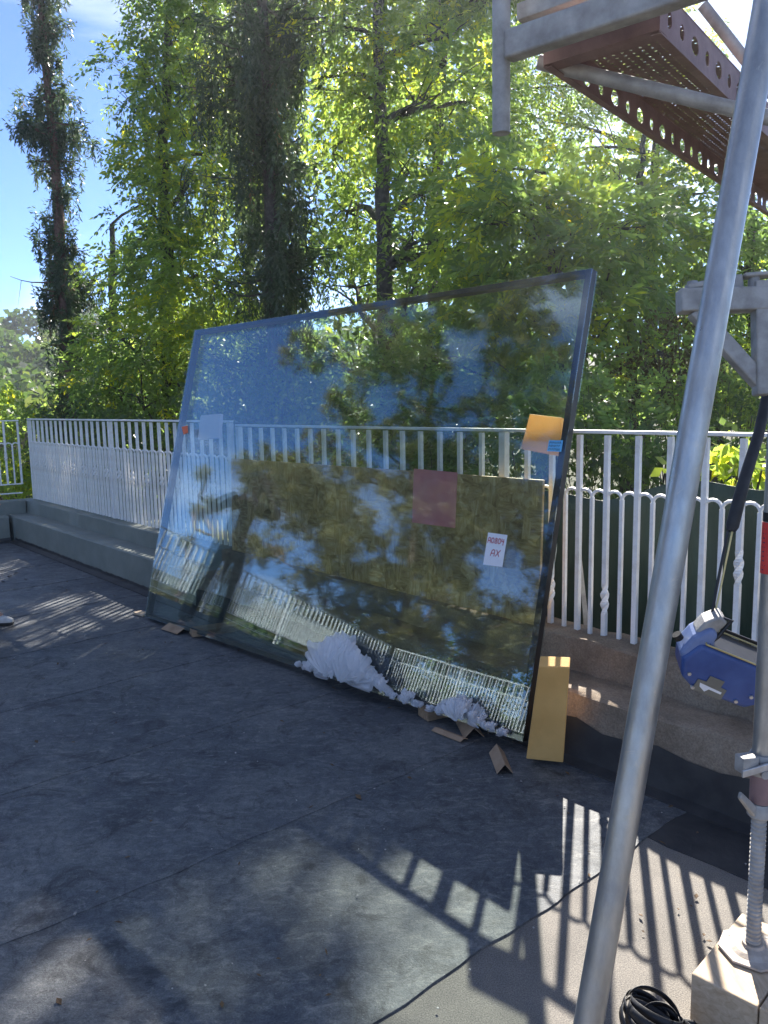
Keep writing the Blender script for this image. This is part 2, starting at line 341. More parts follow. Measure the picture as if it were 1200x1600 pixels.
for i in range(61):
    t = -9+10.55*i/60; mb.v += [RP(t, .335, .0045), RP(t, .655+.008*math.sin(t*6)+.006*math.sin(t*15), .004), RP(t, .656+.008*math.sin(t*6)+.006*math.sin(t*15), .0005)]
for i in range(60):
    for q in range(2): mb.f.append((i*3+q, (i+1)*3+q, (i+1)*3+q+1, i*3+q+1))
mb.build('shade_flashing_strip', M['tar'], slab)  # tar flashing cut to the curb's shadow edge, darkening that shaded band
# jagged crack in the mineral felt
mb = MB(); pts = [at(x, y, 1) for (x, y) in ((850, 1279), (862, 1284), (872, 1283), (886, 1289), (900, 1286), (915, 1291), (935, 1290), (948, 1296))]
g = []
for p in pts:
    d = (p-UP*CAM_H); k = -(CAM_H-.0035)/d.z; g.append(Vector((d.x*k, d.y*k, .0035)))
for a, b in zip(g[:-1], g[1:]):
    s_ = (b-a).cross(UP).normalized()*random.uniform(.003, .007); mb.quad(a-s_, b-s_*.6, b+s_*.6, a+s_)
mb.build('crack', M['crack'], slab)

# parapets: low curb carrying the railing, with a bench-like step in front
CURB, LEDGE, STEP = .48, .32, .32
def wall_prof(fn, t0, t1, offs, zs, seg, jit, z0=0):
    """profile swept along t with slight unevenness"""
    mb = MB(); prof = offs; k = len(prof)
    for i in range(seg+1):
        t = t0+(t1-t0)*i/seg
        for q, (of, z) in enumerate(prof):
            j = jit if 0 < q < k-1 and i not in (0, seg) else 0
            mb.v.append(fn(t, of+random.uniform(-j, j), z+(random.uniform(-j, j) if z > 0 else 0)))
    for i in range(seg):
        for q in range(k): mb.f.append((i*k+q, (i+1)*k+q, (i+1)*k+(q+1) % k, i*k+(q+1) % k))
    mb.f.append(tuple(range(k))); mb.f.append(tuple(seg*k+q for q in reversed(range(k))))
    return mb
CP = [(-.14, 0), (-.14, CURB), (.075, CURB), (.085, CURB-.01), (.085, 0)]
SP = [(.0855, 0), (.0855, LEDGE), (STEP-.012, LEDGE), (STEP, LEDGE-.012), (STEP, 0)]
def upstand(parent, fn, t0, t1, h0, h1, seg):
    mb = MB()
    for i in range(seg+1):
        t = t0+(t1-t0)*i/seg; h = random.uniform(h0, h1)
        mb.v += [fn(t, STEP+.006, h), fn(t, STEP+.009, h*.5), fn(t, STEP+.018, .025), fn(t, STEP+.075, .0125), fn(t, STEP+.0751, .001)]
    for i in range(seg):
        for q in range(4): mb.f.append((i*5+q, (i+1)*5+q, (i+1)*5+q+1, i*5+q+1))
    mb.build('tar_upstand', M['tar'], parent, smooth=True)
w = thing('painted_parapet', 'grey-green painted low wall with bench step left of the glass pane', 'wall')
wall_prof(RP, 5.6, 10.6+.14, CP, None, 40, .002).build('curb', M['painted'], w, smooth=True)
wall_prof(RP, 5.6, 10.6-.0855, SP, None, 40, .002).build('step', M['painted'], w, smooth=True)
upstand(w, RP, 5.6, 10.6-STEP, .052, .064, 160)
w = thing('concrete_parapet', 'bare brown concrete low wall with chipped ledge right of the glass pane', 'wall')
wall_prof(RP, -9, 5.598, CP, None, 170, .006).build('curb', M['raw'], w, smooth=True)
wall_prof(RP, -9, 5.598, SP, None, 170, .007).build('step', M['raw'], w, smooth=True)
upstand(w, RP, -9, 5.598, .16, .215, 110)
w = thing('painted_parapet', 'grey-green painted low wall running left from the terrace corner', 'wall')
wall_prof(RP2, .088, 12.35, CP, None, 40, .002).build('curb', M['painted'], w, smooth=True)
wall_prof(RP2, .088+.24, 12.2, SP, None, 40, .002).build('step', M['painted'], w, smooth=True)
upstand(w, RP2, STEP, 12.2, .052, .064, 60)
w = thing('painted_parapet', 'grey-green low wall on the far left side, seen in the glass', 'wall')
wall_prof(RP3, .1, 14, CP, None, 30, .002).build('curb', M['painted'], w, smooth=True)
wall_prof(RP3, .34, 14, SP, None, 30, .002).build('step', M['painted'], w, smooth=True)

# ------------------------------------------------------------------ railings
SPC = .1594; RH = 1.0
def bar_mesh(h, w_): return MB().abox(-w_/2, w_/2, -w_/2, w_/2, 0, h).mesh('bar')
def twist_mesh(h, w_, zc):
    mb = MB(); zs = [0, zc-.075]+[zc-.075+.15*i/12 for i in range(1, 13)]+[h]; base = 0
    for i, z in enumerate(zs):
        k = min(max((z-(zc-.075))/.15, 0), 1); a = k*math.pi*1.5; r = w_*.7071*(1-.18*math.sin(k*math.pi*3)**2)+(.006*math.sin(k*math.pi) if 0 < k < 1 else 0)
        for j in range(4):
            q = a+math.pi/4+j*math.pi/2; mb.v.append(Vector((r*math.cos(q), r*math.sin(q), z)))
    for i in range(len(zs)-1):
        for j in range(4): mb.f.append((i*4+j, i*4+(j+1) % 4, (i+1)*4+(j+1) % 4, (i+1)*4+j))
    return mb.mesh('bar')
def arch_mesh(): 
    r = SPC/4; pts = [(-r-.002, 0, -.035)]+[(-r*math.cos(a), 0, r*.9*math.sin(a)) for a in [math.pi*i/8 for i in range(9)]]
    return MB().tube(pts, .0085, 5).mesh('arch')
MAINW, INTW = .023, .017; ARCHZ = RH-.315
ME = dict(bar=bar_mesh(RH-.012, MAINW), post=MB().abox(-.02, .02, -.02, .02, 0, RH-.008).mesh('post'), inter=bar_mesh(ARCHZ+.004, INTW), arch=arch_mesh(),
          tw55=twist_mesh(RH-.012, MAINW, .45), tw80=twist_mesh(RH-.012, MAINW, .20))
for m_ in ME.values(): m_.materials.append(M['white'])
def railing(label, fn, t0, cnt, zb, posts=(), tw=None, foot=0, group=None):
    """bars stand at t0 + i*SPC; foot > 0 lifts the bars onto a bottom rail"""
    root = thing('railing', label, 'railing', group); P0 = fn(t0, 0, 0); P1 = fn(t0+1, 0, 0); ax = (P1-P0).normalized(); rz = math.atan2(ax.y, ax.x)
    def put(nm, me, t, z):
        o = link(nm, me, None, root); o.location = fn(t, 0, z); o.rotation_euler = (0, 0, rz+random.uniform(-.03, .03)); return o
    L = SPC*(cnt-1); pr = Vector((-ax.y, ax.x, 0))
    def rail(nm, a, b, z, hw, hh): return MB().box((fn(a, 0, z)+fn(b, 0, z))/2, (fn(b, 0, 0)-fn(a, 0, 0))/2, pr*hw, UP*hh).build(nm, M['white'], root, bevel=.003)
    rail('top_rail', t0-.02, t0+L+.02, zb+RH, .021, .008)
    if foot:
        rail('bottom_rail', t0, t0+L, zb+foot, .016, .007); rail('bottom_rail', t0, t0+L, zb+foot-.115, .016, .007)
    for i in range(cnt):
        t = t0+i*SPC+random.uniform(-.003, .003)
        if i in posts: put('post', ME['post'], t, zb-.004)
        else:
            k = tw(i) if tw else None; me = ME[k] if k else ME['bar']; o = put('bar', me, t, zb-.004+(foot if foot else 0))
            if foot: o.scale.z = (RH-foot)/RH
            if k: o['label'] = 'twisted bar'
        if i < cnt-1:
            o = put('bar', ME['inter'], t+SPC/2, zb-.004+foot)
            if foot: o.scale.z = (ARCHZ-foot)/ARCHZ
            for s in (.25, .75): put('arch', ME['arch'], t+SPC*s, zb+ARCHZ)
    return root
T_R = 1.48785
nR = 46; tR0 = T_R-SPC*20
RPB = lambda t, off, z: RP(t, off-.05, z)              # this length stands a little further back
railing('white railing of thin bars on the bare concrete wall, behind the pane', RPB, tR0, nR, CURB-.01, posts=(3, 28, 45), tw=lambda i: ('tw80' if i in (24, 26) else 'tw55' if i in (17, 20) else None))
tL0 = tR0+SPC*(nR-1)+.045
nL = int((10.55-tL0)/SPC)+1
railing('white railing of crowded bars left of the pane on the painted wall', RP, tL0, nL, CURB+.02, posts=(0, 15, nL-1), tw=lambda i: 'tw55' if i % 2 == 0 else None)
n2c = 78
railing('white railing with two bottom rails turning left at the terrace corner', RP2, .1, n2c, CURB+.005, posts=tuple(range(8, 78, 14)), tw=lambda i: 'tw55' if i % 3 == 1 else None, foot=.2)
railing('white railing on the far side, seen only as a reflection in the glass', RP3, .1, 46, CURB, posts=(12, 26, 40), tw=lambda i: 'tw55' if i % 3 == 1 else None, foot=.06)

# ================================================================== trees
def unit(a): return a/np.maximum(np.linalg.norm(a, axis=-1, keepdims=True), 1e-9)
def pinnate(tips, dirs, L, pairs, ll, lw, tone, droop=.35):
    """compound leaves: leaflets in pairs along a drooping stalk, each a folded four-corner blade"""
    N = len(tips); L = np.broadcast_to(np.asarray(L, float), (N,)); dirs = unit(dirs)
    upv = unit(np.stack([rng.normal(0, .5, N), rng.normal(0, .5, N), np.ones(N)], 1))
    side = unit(np.cross(dirs, upv)); nor = np.cross(side, dirs)
    out = []; tn = []
    m = 2*pairs+1; sc = (L/.25)
    for j in range(m):
        s = 1.0 if j == m-1 else (.25+.75*(j//2)/pairs); sg = 0 if j == m-1 else (1 if j % 2 else -1)
        base = tips+dirs*(s*L)[:, None]-np.array([0, 0, 1])*(droop*s*s*L)[:, None]
        dd = unit(dirs*(1 if sg == 0 else .62)+side*sg*.8+rng.normal(0, .22, (N, 3))+np.array([0, 0, -.28-.3*s]))
        wv = unit(np.cross(dd, nor+rng.normal(0, .35, (N, 3)))); l = (ll*sc*rng.uniform(.75, 1.2, N))[:, None]; wd = (lw*sc*rng.uniform(.8, 1.2, N))[:, None]
        mid = base+dd*l*.45
        out.append(np.stack([base, mid+wv*wd*.5, base+dd*l, mid-wv*wd*.5], 1)); tn.append(np.repeat((tone+rng.normal(0, .05, N))[:, None], 4, 1))
    return np.concatenate(out).reshape(-1, 3), np.concatenate(tn).reshape(-1)
def simple_leaves(pts, size, tone, asp=.5):
    N = len(pts); d = unit(rng.normal(0, 1, (N, 3))+np.array([0, 0, -.4])); w_ = unit(np.cross(d, rng.normal(0, 1, (N, 3)))); l = (size*rng.uniform(.7, 1.3, N))[:, None]
    return np.stack([pts, pts+d*l*.45+w_*l*asp*.5, pts+d*l, pts+d*l*.45-w_*l*asp*.5], 1).reshape(-1, 3), np.repeat(tone+rng.normal(0, .05, N), 4)
def in_blob(c, r, N, shell=.5, flat=.8):
    d = unit(rng.normal(0, 1, (N, 3))); k = rng.uniform(shell**3, 1, N)**(1/3); return np.array(c)+d*k[:, None]*np.array([r, r, r*flat]), d
def limb(a, b, sag, r0, r1, seg=6, j=.12):
    a, b = Vector(a), Vector(b); L = (b-a).length; pts = []
    for i in range(seg+1):
        k = i/seg; p = a.lerp(b, k)+UP*sag*L*math.sin(k*math.pi)*.5
        if 0 < i < seg: p += Vector((random.uniform(-1, 1), random.uniform(-1, 1), random.uniform(-.6, .6)))*j*L/seg
        pts.append(p)
    return pts, [r0+(r1-r0)*i/seg for i in range(seg+1)]
def floor_at(x, y):
    d = at(x, y, 1)-UP*CAM_H; k = -CAM_H/d.z; return np.array((d.x*k, d.y*k, 0.))
SUN_GAPS = [(floor_at(x, y), r*.66) for (x, y, r) in ((127, 1357, .16), (60, 1420, .2), (120, 1440, .2), (207, 1207, .13), (427, 1407, .22), (400, 1360, .14), (290, 1390, .12), (310, 1330, .1), (420, 1240, .08), (290, 1560, .14), (540, 1440, .12), (480, 1280, .12), (190, 1565, .26), (80, 1590, .2), (667, 1513, .22), (573, 1513, .14), (620, 1400, .2), (720, 1430, .2), (770, 1380, .2), (40, 1243, .1), (100, 1257, .1), (100, 940, .28), (40, 960, .25), (150, 975, .22), (180, 905, .2), (20, 900, .2), (640, 1590, .2))]  # floor spots kept sunlit by cutting crown leaves along the sun ray
SV = np.array(tuple(SUNV))
def shaded(P, extra):                                    # leaves that do not stand in one of those openings
    keep = np.ones(len(P), bool)
    for p, r in SUN_GAPS:
        v = P-p; t = v@SV; keep &= np.linalg.norm(v-t[:, None]*SV, axis=1) > r+extra
    return keep
def broadleaf(name, label, trunk, r0, r1, blobs, per, leaf=.24, pairs=4, tone=(.25, .75), m='leaf', group=None, simple=False, bark='bark', ll=.085, lw=.034, yellow=.04, shell=.45):
    root = thing(name, label, 'tree', group); trunk = [Vector(p) for p in trunk]
    tp = []; rr = []
    for i in range(len(trunk)-1):
        for q in range(5): tp.append(trunk[i].lerp(trunk[i+1], q/5)+Vector((random.uniform(-1, 1), random.uniform(-1, 1), 0))*r0*.25)
    tp.append(trunk[-1]); rr = [r0+(r1-r0)*i/(len(tp)-1) for i in range(len(tp))]; rr[0] *= 1.4
    MB().tube(tp, rr, 9).build('trunk', M[bark], root, smooth=True)
    VV, TT = [], []
    for (c, r) in blobs:
        c = Vector(c); cand = [p for p in tp if p.z < c.z-.15*(c-p).length] or [tp[0]]
        s = min(cand, key=lambda p: (p-c).length); k = tp.index(s); lr = min(rr[k]*.6, .05*max((c-s).length, .5)**.6+.008)
        mb = MB(); pts, rad = limb(s, c, .12, lr, lr*.35); mb.tube(pts, rad, 6, cap=False)
        for q in range(6):
            a = pts[random.choice((3, 4, 5, 6))]; e = c+Vector((random.gauss(0, 1), random.gauss(0, 1), random.gauss(.2, .8))).normalized()*r*random.uniform(.55, .95)
            p2, r2 = limb(a, e, .1, lr*.32, .004, 4); mb.tube(p2, r2, 4, cap=False)
        mb.build('branch', M[bark], root, smooth=True)
        cl = max(4, int(7*r)); N = int(per*r*r)
        # sub-clumps give light and dark masses with gaps between them
        subs, sd = in_blob(c, r*.92, cl*3, .35); bt = rng.uniform(tone[0], tone[1])
        for si in range(len(subs)):
            nn = max(3, N//len(subs)); p, d = in_blob(subs[si], r*.29, nn, .1, .8)
            if not simple:
                ok = shaded(p+d*.1, .04); p, d = p[ok], d[ok]; nn = len(p)
                if nn == 0: continue
            tn = np.clip(bt+rng.normal(0, .10)+rng.normal(0, .06, nn), 0, .9); tn[rng.random(nn) < yellow] = .97
            if simple: a, b = simple_leaves(p, leaf, tn)
            else: a, b = pinnate(p, d*.8+sd[si]*.7+np.array([0, 0, -.1])+rng.normal(0, .35, (nn, 3)), leaf*rng.uniform(.75, 1.25, nn), pairs, ll, lw, tn)
            VV.append(a); TT.append(b)
    link('crown', npmesh('crown', np.concatenate(VV), 4, np.concatenate(TT)), M[m], root)
    return root
def G(p, dz=0): p = Vector(p); return Vector((p.x, p.y, HG(p.x, p.y)+dz))
def B(lst): return [(at(x, y, Z), r) for (x, y, Z, r) in lst]

# slim drooping spruces --------------------------------------------------------
def strands(starts, length, spread, tone, nq=34, qs=.085, hang=.9, rows=1):
    """hanging shoots, each clothed in short narrow needle sprays"""
    N = len(starts); s = np.linspace(0.03, 1, nq); L = length*rng.uniform(.5, 1.25, N); wob_ = rng.normal(0, 1, (N, 3))*np.array([1, 1, 0])
    P = starts[:, None, :]+np.array([0, 0, -1])*(s[None, :]*L[:, None])[..., None]*hang+wob_[:, None, :]*(spread*np.sin(s*2.2))[None, :, None]
    P = P.reshape(-1, 3); m = len(P); d = unit(rng.normal(0, .55, (m, 3))*np.array([1, 1, .5])+np.array([0, 0, -.8])); w_ = unit(np.cross(d, rng.normal(0, 1, (m, 3))))
    l = (qs*rng.uniform(.6, 1.3, m)*np.repeat(rng.uniform(.8, 1.2, N), nq))[:, None]
    V = np.stack([P, P+d*l*.5+w_*l*.13, P+d*l, P+d*l*.5-w_*l*.13], 1).reshape(-1, 3); tn = np.repeat(np.clip(np.repeat(tone, nq)+rng.normal(0, .06, m), 0, 1), 4)
    return V, tn
def spruce(name, label, base, lean, H, rad, nbr, bark, r0, ntw, slen, bare=0., z_lo=.5, twig_up=.1, qs=.085, nq=34, brown=.05):
    root = thing(name, label, 'tree'); base = Vector(base); top = base+Vector(lean)+UP*H
    tp = [base.lerp(top, i/12)+Vector((random.uniform(-1, 1), random.uniform(-1, 1), 0))*.03 for i in range(13)]
    MB().tube(tp, [r0*(1.25 if i == 0 else 1)*(1-.85*i/12) for i in range(13)], 10).build('trunk', M[bark], root, smooth=True)
    VV, TT = [], []; mb = MB()
    for i in range(nbr):
        k = random.uniform(.02, .98); z = z_lo+(H-z_lo)*k; c = base.lerp(top, z/H); a = random.uniform(0, 2*math.pi)
        rl = rad(k)*random.uniform(.3, 1.25)*(.8+.3*math.sin(k*31+base.x*3)+.12*math.sin(a*3+k*9)); e = c+Vector((math.cos(a), math.sin(a), 0))*rl+UP*(twig_up*rl-.25*rl*random.random())
        pts, rr = limb(c, e, -.18, .018+.012*(1-k), .005, 5, .1); mb.tube(pts, rr, 4, cap=False)
        if random.random() < bare*(1-k): 
            for q in range(3):
                p = pts[2+q]; mb.tube([p, p+Vector((random.uniform(-.1, .1), random.uniform(-.1, .1), -random.uniform(.2, .6)))], [.006, .002], 3, cap=False)
            continue
        m = max(3, int(ntw*rl)); t = rng.uniform(.12, 1.03, m); A = np.array([list(p) for p in pts]); ti = np.clip(t*5, 0, 4.999); ii = ti.astype(int); fr = (ti-ii)[:, None]
        S = A[ii]*(1-fr)+A[ii+1]*fr+rng.normal(0, .05, (m, 3)); tone = np.full(m, rng.uniform(.1, .75)); tone[rng.random(m) < brown] = .97
        V, T = strands(S, slen*(.6+.5*(1-k)), .05, tone, nq, qs); VV.append(V); TT.append(T)
        # tufts along the branch itself
        q = np.repeat(S, 8, 0)+rng.normal(0, .045, (m*8, 3)); d = unit(np.tile(np.array(list((e-c).normalized())), (len(q), 1))+rng.normal(0, .6, (len(q), 3))); w_ = unit(np.cross(d, rng.normal(0, 1, (len(q), 3))))
        l = qs*1.1; VV.append(np.stack([q, q+d*l*.5+w_*l*.14, q+d*l, q+d*l*.5-w_*l*.14], 1).reshape(-1, 3)); TT.append(np.full(len(q)*4, .5))
    mb.build('branches', M[bark], root, smooth=True)['kind'] = 'stuff'
    link('crown', npmesh('crown', np.concatenate(VV), 4, np.concatenate(TT)), M['needle'], root); return root
b0 = at(118, 652, 15.5); b0 = Vector((b0.x, b0.y, HG(b0.x, b0.y)-.2))
tt = at(62, 0, 15.5); Hs = 17.; lean_ = (tt-at(112, 640, 15.5)); sl = Vector((lean_.x, lean_.y, 0))/lean_.z*Hs
spruce('slim_spruce', 'slim half-bare spruce with reddish trunk against the sky at far left', b0, sl, Hs, lambda k: .88-.3*k if k > .28 else 1.0, 260, 'bark_red', .2, 17, .6, bare=.4, z_lo=2.2, brown=.02, qs=.10, nq=26)
c0 = at(432, 640, 13.2); c0 = Vector((c0.x, c0.y, HG(c0.x, c0.y)-.2))
spruce('weeping_conifer', 'big dark weeping conifer with hanging curtains of twigs behind the pane', c0, (.0, .1, 0), 17, lambda k: 1.5-.45*k, 240, 'bark', .2, 12, 1.45, bare=.2, z_lo=2.5, nq=34, qs=.115, brown=.01)

# broadleaf trees ---------------------------------------------------------------
def ft(x, Z, lo=640): p = at(x, lo, Z); return G(p, -.3)
broadleaf('ash_tree', 'airy ash tree with yellowing leaves between the slim spruce and the conifer', [ft(265, 15), at(262, 500, 15), at(255, 300, 15), at(262, 80, 15), at(270, -60, 15)], .16, .05,
  B([(222, 110, 14.6, .7), (208, 175, 15, .6), (275, 60, 15, .95), (300, 150, 14.6, .95), (250, 240, 14.8, .8), (295, 290, 14.2, .9), (240, 335, 14.8, .8), (270, 405, 14.6, .95), (205, 430, 15, .7), (310, 430, 14.2, 1.0), (190, 530, 15, .75), (250, 540, 14.4, 1.1), (330, 540, 14, .9), (215, 620, 14.6, 1.0), (320, 20, 15, 1.1), (345, 240, 15.4, 1.1), (265, -30, 15, .9), (310, -120, 15.4, 1.2), (160, 610, 15.4, .75)]), 330, .34, 4, (.3, .8), yellow=.045, group='ash trees behind the railing')
broadleaf('ash_tree', 'tall ash tree with dark straight trunk rising above the middle of the pane', [ft(600, 12.5), at(598, 420, 12.5), at(597, 230, 12.5), at(590, 60, 12.5), at(596, -160, 12.5), at(600, -360, 12.5)], .15, .05,
  B([(530, 40, 12.3, .95), (620, 50, 12.6, 1.0), (700, 60, 12.3, 1.0), (560, 150, 12.8, .95), (660, 160, 12.2, .95), (735, 160, 12.5, .85), (520, 240, 15.5, .9), (640, 270, 12.3, .9), (715, 280, 12.2, .95), (540, 345, 16, .95), (665, 370, 12, .9), (735, 390, 12.2, .9), (545, 445, 15.5, .95), (640, 460, 12, .85), (505, 120, 13.2, .9), (610, -75, 12.6, .8), (505, -90, 12.8, .7)]), 200, .33, 4, (.25, .8), yellow=.025, group='ash trees behind the railing')
# high crown mostly out of view, clumps added and placed to shade the terrace
broadleaf('ash_tree', 'lofty ash tree behind the others, its unseen upper crown shaped to shade the terrace', [ft(640, 15.6), Vector((1.0, 15.4, 3)), Vector((1.2, 15.2, 8)), Vector((1.3, 15, 11))], .17, .05,
  [((-2.6, 15.2, 9.8), 1.1), ((-.9, 14.8, 9.6), .9), ((.7, 14.6, 9.4), .95), ((2.9, 14.3, 9.5), .6), ((2.5, 14.6, 10.9), .6), ((1.8, 14.2, 8.8), .8), ((2.1, 14.6, 10.2), .8), ((2.0, 14.2, 8.5), .65), ((1.1, 14.3, 8.2), .6), ((2.45, 14.6, 9.1), .7), ((2.4, 14.7, 9.0), .7), ((1.95, 15.2, 9.7), .7), ((2.0, 15.1, 9.6), .7), ((1.2, 15.8, 11.4), .9), ((-.8, 15.8, 11.6), 1.0), ((0.2, 16.4, 7.4), 1.2), ((1.9, 16.6, 7.2), 1.2), ((-3.2, 16, 11.8), 1.0), ((3.0, 14.0, 8.9), .5), ((2.9, 15.6, 9.8), .6), ((1.4, 14.9, 9.0), .8), ((.2, 14.6, 8.6), .8), ((-1.6, 14.9, 8.9), .9), ((2.3, 15.9, 10.4), .8), ((.4, 15.4, 10.2), .9), ((2.6, 14.2, 8.6), .5), ((2.2, 14.9, 9.4), .6), ((1.7, 14.5, 8.4), .6), ((2.75, 14.9, 9.9), .5), ((2.5, 14.0, 9.2), .6), ((2.2, 13.8, 8.9), .5), ((2.9, 14.3, 9.4), .5), ((2.6, 13.7, 9.6), .5)], 330, .34, 4, (.25, .7), group='ash trees behind the railing')
broadleaf('sumac_tree', 'bright sunlit tree with long feathery leaves right of the pane', [ft(880, 9.6), at(872, 520, 9.6), at(860, 380, 9.6), at(850, 270, 9.6)], .09, .03,
  B([(800, 330, 9.6, .6), (900, 345, 9.4, .5), (830, 360, 9.2, .6), (770, 350, 9.6, .6), (940, 360, 9.5, .6), (880, 420, 9.1, .6), (960, 450, 9.3, .55), (780, 440, 9.4, .6), (830, 500, 9.3, .6), (930, 520, 9, .55), (990, 360, 9.8, .5), (800, 580, 9.3, .6), (900, 600, 8.9, .55), (740, 500, 9.8, .65), (700, 560, 9.8, .65), (760, 270, 10, .5)]), 270, .40, 5, (.4, .85), yellow=.02, ll=.085, lw=.030, shell=.3)
broadleaf('sumac_tree', 'loose feathery tree in front of the sky under the red scaffold deck', [ft(985, 11.5), at(990, 480, 11.5), at(1000, 300, 11.5), at(1010, 180, 11.5)], .10, .03,
  B([(960, 280, 11.5, .55), (1030, 300, 11.6, .6), (1060, 380, 11.4, .7), (1010, 420, 11.2, .7), (1080, 480, 11.2, .7), (1040, 540, 11, .7), (1120, 300, 12, .7)]), 250, .38, 5, (.35, .8), yellow=.03)
broadleaf('ash_tree', 'ash tree at the right edge behind the scaffold standard', [ft(1180, 12.5), at(1175, 500, 12.5), at(1170, 330, 12.5), at(1165, 200, 12.5)], .12, .04,
  B([(1130, 400, 12.4, .8), (1190, 420, 12.3, .8), (1150, 500, 12.1, .8), (1210, 520, 12.1, .8), (1230, 340, 12.6, .9), (1120, 560, 12, .75), (1190, 600, 12, .8), (1290, 450, 12.4, 1.1), (1090, 620, 11.8, .7), (1270, 600, 12, 1.0)]), 250, .33, 4, (.3, .75), group='ash trees behind the railing')
broadleaf('ash_tree', 'sparse treetop showing between the scaffold deck and the bright cloud', [ft(1010, 15), at(1020, 330, 15), at(1030, 120, 15), at(1035, 40, 15)], .12, .03,
  B([(1010, 60, 15, .7), (940, 20, 15, .8), (1065, 70, 15.2, .6), (1080, 130, 15, .6), (1040, 160, 15, .8), (980, 110, 15, .8), (870, 20, 15.2, .8), (820, 40, 15.4, .8), (860, 190, 15.2, .9), (930, 230, 15, .9), (800, 140, 15.4, .9), (1000, 240, 15.2, .8), (890, 110, 15.3, .8)]), 300, .33, 4, (.3, .75), group='ash trees behind the railing')
# darker second row, simple leaves
bk = [('dense green tree behind the slim spruce', 175, 20, [(165, 570, 1.2), (215, 480, 1.2), (250, 390, 1.1), (130, 650, 1.2), (270, 300, 1.0), (225, 600, 1.4)]),
      ('dense green tree showing through the conifer curtains', 390, 20, [(340, 560, 1.8), (400, 460, 1.9), (450, 350, 1.9), (370, 320, 1.8), (440, 560, 1.8), (350, 180, 1.8), (420, 180, 1.9), (380, 40, 2), (470, 60, 2)]),
      ('dense green tree behind the straight ash trunk', 610, 20, [(520, 560, 1.8), (600, 500, 1.9), (680, 570, 1.8), (560, 380, 1.8), (650, 360, 1.8), (720, 450, 1.8), (540, 230, 1.7), (660, 220, 1.7), (590, 110, 1.6), (700, 100, 1.5)]),
      ('dense green tree low behind the feathery sunlit one', 850, 19, [(770, 580, 1.7), (850, 520, 1.7), (930, 590, 1.7), (790, 420, 1.6), (880, 380, 1.5), (960, 480, 1.6), (800, 290, 1.3), (900, 270, 1.0)]),
      ('dense green tree low behind the scaffold bracket', 1120, 18, [(1020, 590, 1.7), (1100, 520, 1.7), (1190, 590, 1.7), (1060, 430, 1.4), (1160, 400, 1.5), (1240, 450, 1.6), (1300, 560, 1.8)])]
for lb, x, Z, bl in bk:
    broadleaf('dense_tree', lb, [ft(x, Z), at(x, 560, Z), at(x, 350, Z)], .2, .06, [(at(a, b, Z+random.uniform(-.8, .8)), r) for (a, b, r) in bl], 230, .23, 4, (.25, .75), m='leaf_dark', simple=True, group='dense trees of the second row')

# understorey just beyond the railing
def shrub(name, label, c, blobs, per, leaf, m, tone, pin=False, group='shrubs behind the railing'):
    root = thing(name, label, 'shrub', group); base = G(c); VV, TT = [], []
    for i, (p, r) in enumerate(blobs):
        mb = MB(); pts, rr = limb(base+Vector((random.uniform(-.2, .2), random.uniform(-.2, .2), 0)), p, .05, .028, .006, 5); mb.tube(pts, rr, 5, cap=False)
        for q in range(5):
            e = Vector(p)+Vector((random.gauss(0, 1), random.gauss(0, 1), random.gauss(.2, .7))).normalized()*r*.8; p2, r2 = limb(pts[3], e, .1, .008, .003, 3); mb.tube(p2, r2, 3, cap=False)
        mb.build('stem', M['bark'], root, smooth=True)
        subs, sd = in_blob(p, r*.9, 10, .3)
        for si in range(10):
            nn = max(4, int(per*r*r/10)); q, d = in_blob(subs[si], r*.42, nn, .1, .8); tn = np.clip(rng.uniform(*tone)+rng.normal(0, .08, nn), 0, 1)
            a, b = pinnate(q, d+np.array([0, 0, .15]), leaf*rng.uniform(.7, 1.2, nn), 4, .08, .032, tn) if pin else simple_leaves(q, leaf, tn, .55)
            VV.append(a); TT.append(b)
    link('foliage', npmesh('foliage', np.concatenate(VV), 4, np.concatenate(TT)), M[m], root); return root
def SB(l): return [(at(x, y, Z), r) for (x, y, Z, r) in l]
shrub('shrub', 'yellow-green bush behind the corner of the railing at far left', at(10, 690, 15), SB([(0, 640, 16, .8), (45, 660, 15.5, .6), (-20, 700, 15, .9), (30, 720, 14.5, .8), (60, 770, 14, .7), (-10, 780, 14, .8)]), 900, .11, 'leaf', (.5, .85))
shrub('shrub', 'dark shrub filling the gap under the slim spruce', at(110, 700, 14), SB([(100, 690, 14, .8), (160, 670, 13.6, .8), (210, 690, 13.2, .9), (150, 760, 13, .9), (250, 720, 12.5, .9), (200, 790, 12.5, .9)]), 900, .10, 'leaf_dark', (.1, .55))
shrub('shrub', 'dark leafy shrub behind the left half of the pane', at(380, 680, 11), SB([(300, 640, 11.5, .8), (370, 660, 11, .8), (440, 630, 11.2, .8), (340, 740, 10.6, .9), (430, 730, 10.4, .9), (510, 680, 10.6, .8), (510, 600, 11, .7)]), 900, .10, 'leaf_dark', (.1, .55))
shrub('shrub', 'leafy shrub with feathery leaves behind the middle of the pane', at(640, 690, 9), SB([(590, 640, 9.2, .65), (660, 650, 8.8, .65), (730, 670, 8.4, .65), (600, 730, 8.8, .7), (690, 740, 8.4, .7), (760, 640, 8.6, .55), (640, 580, 9.2, .6)]), 520, .26, 'leaf', (.2, .6), True)
shrub('shrub', 'feathery shrub reaching over the railing beside the pane edge', at(930, 680, 7), SB([(800, 700, 7.4, .5), (870, 690, 7.1, .5), (935, 665, 6.9, .42), (980, 720, 6.9, .45), (860, 610, 7.4, .45), (1010, 650, 7.6, .5)]), 560, .25, 'leaf', (.25, .7), True)
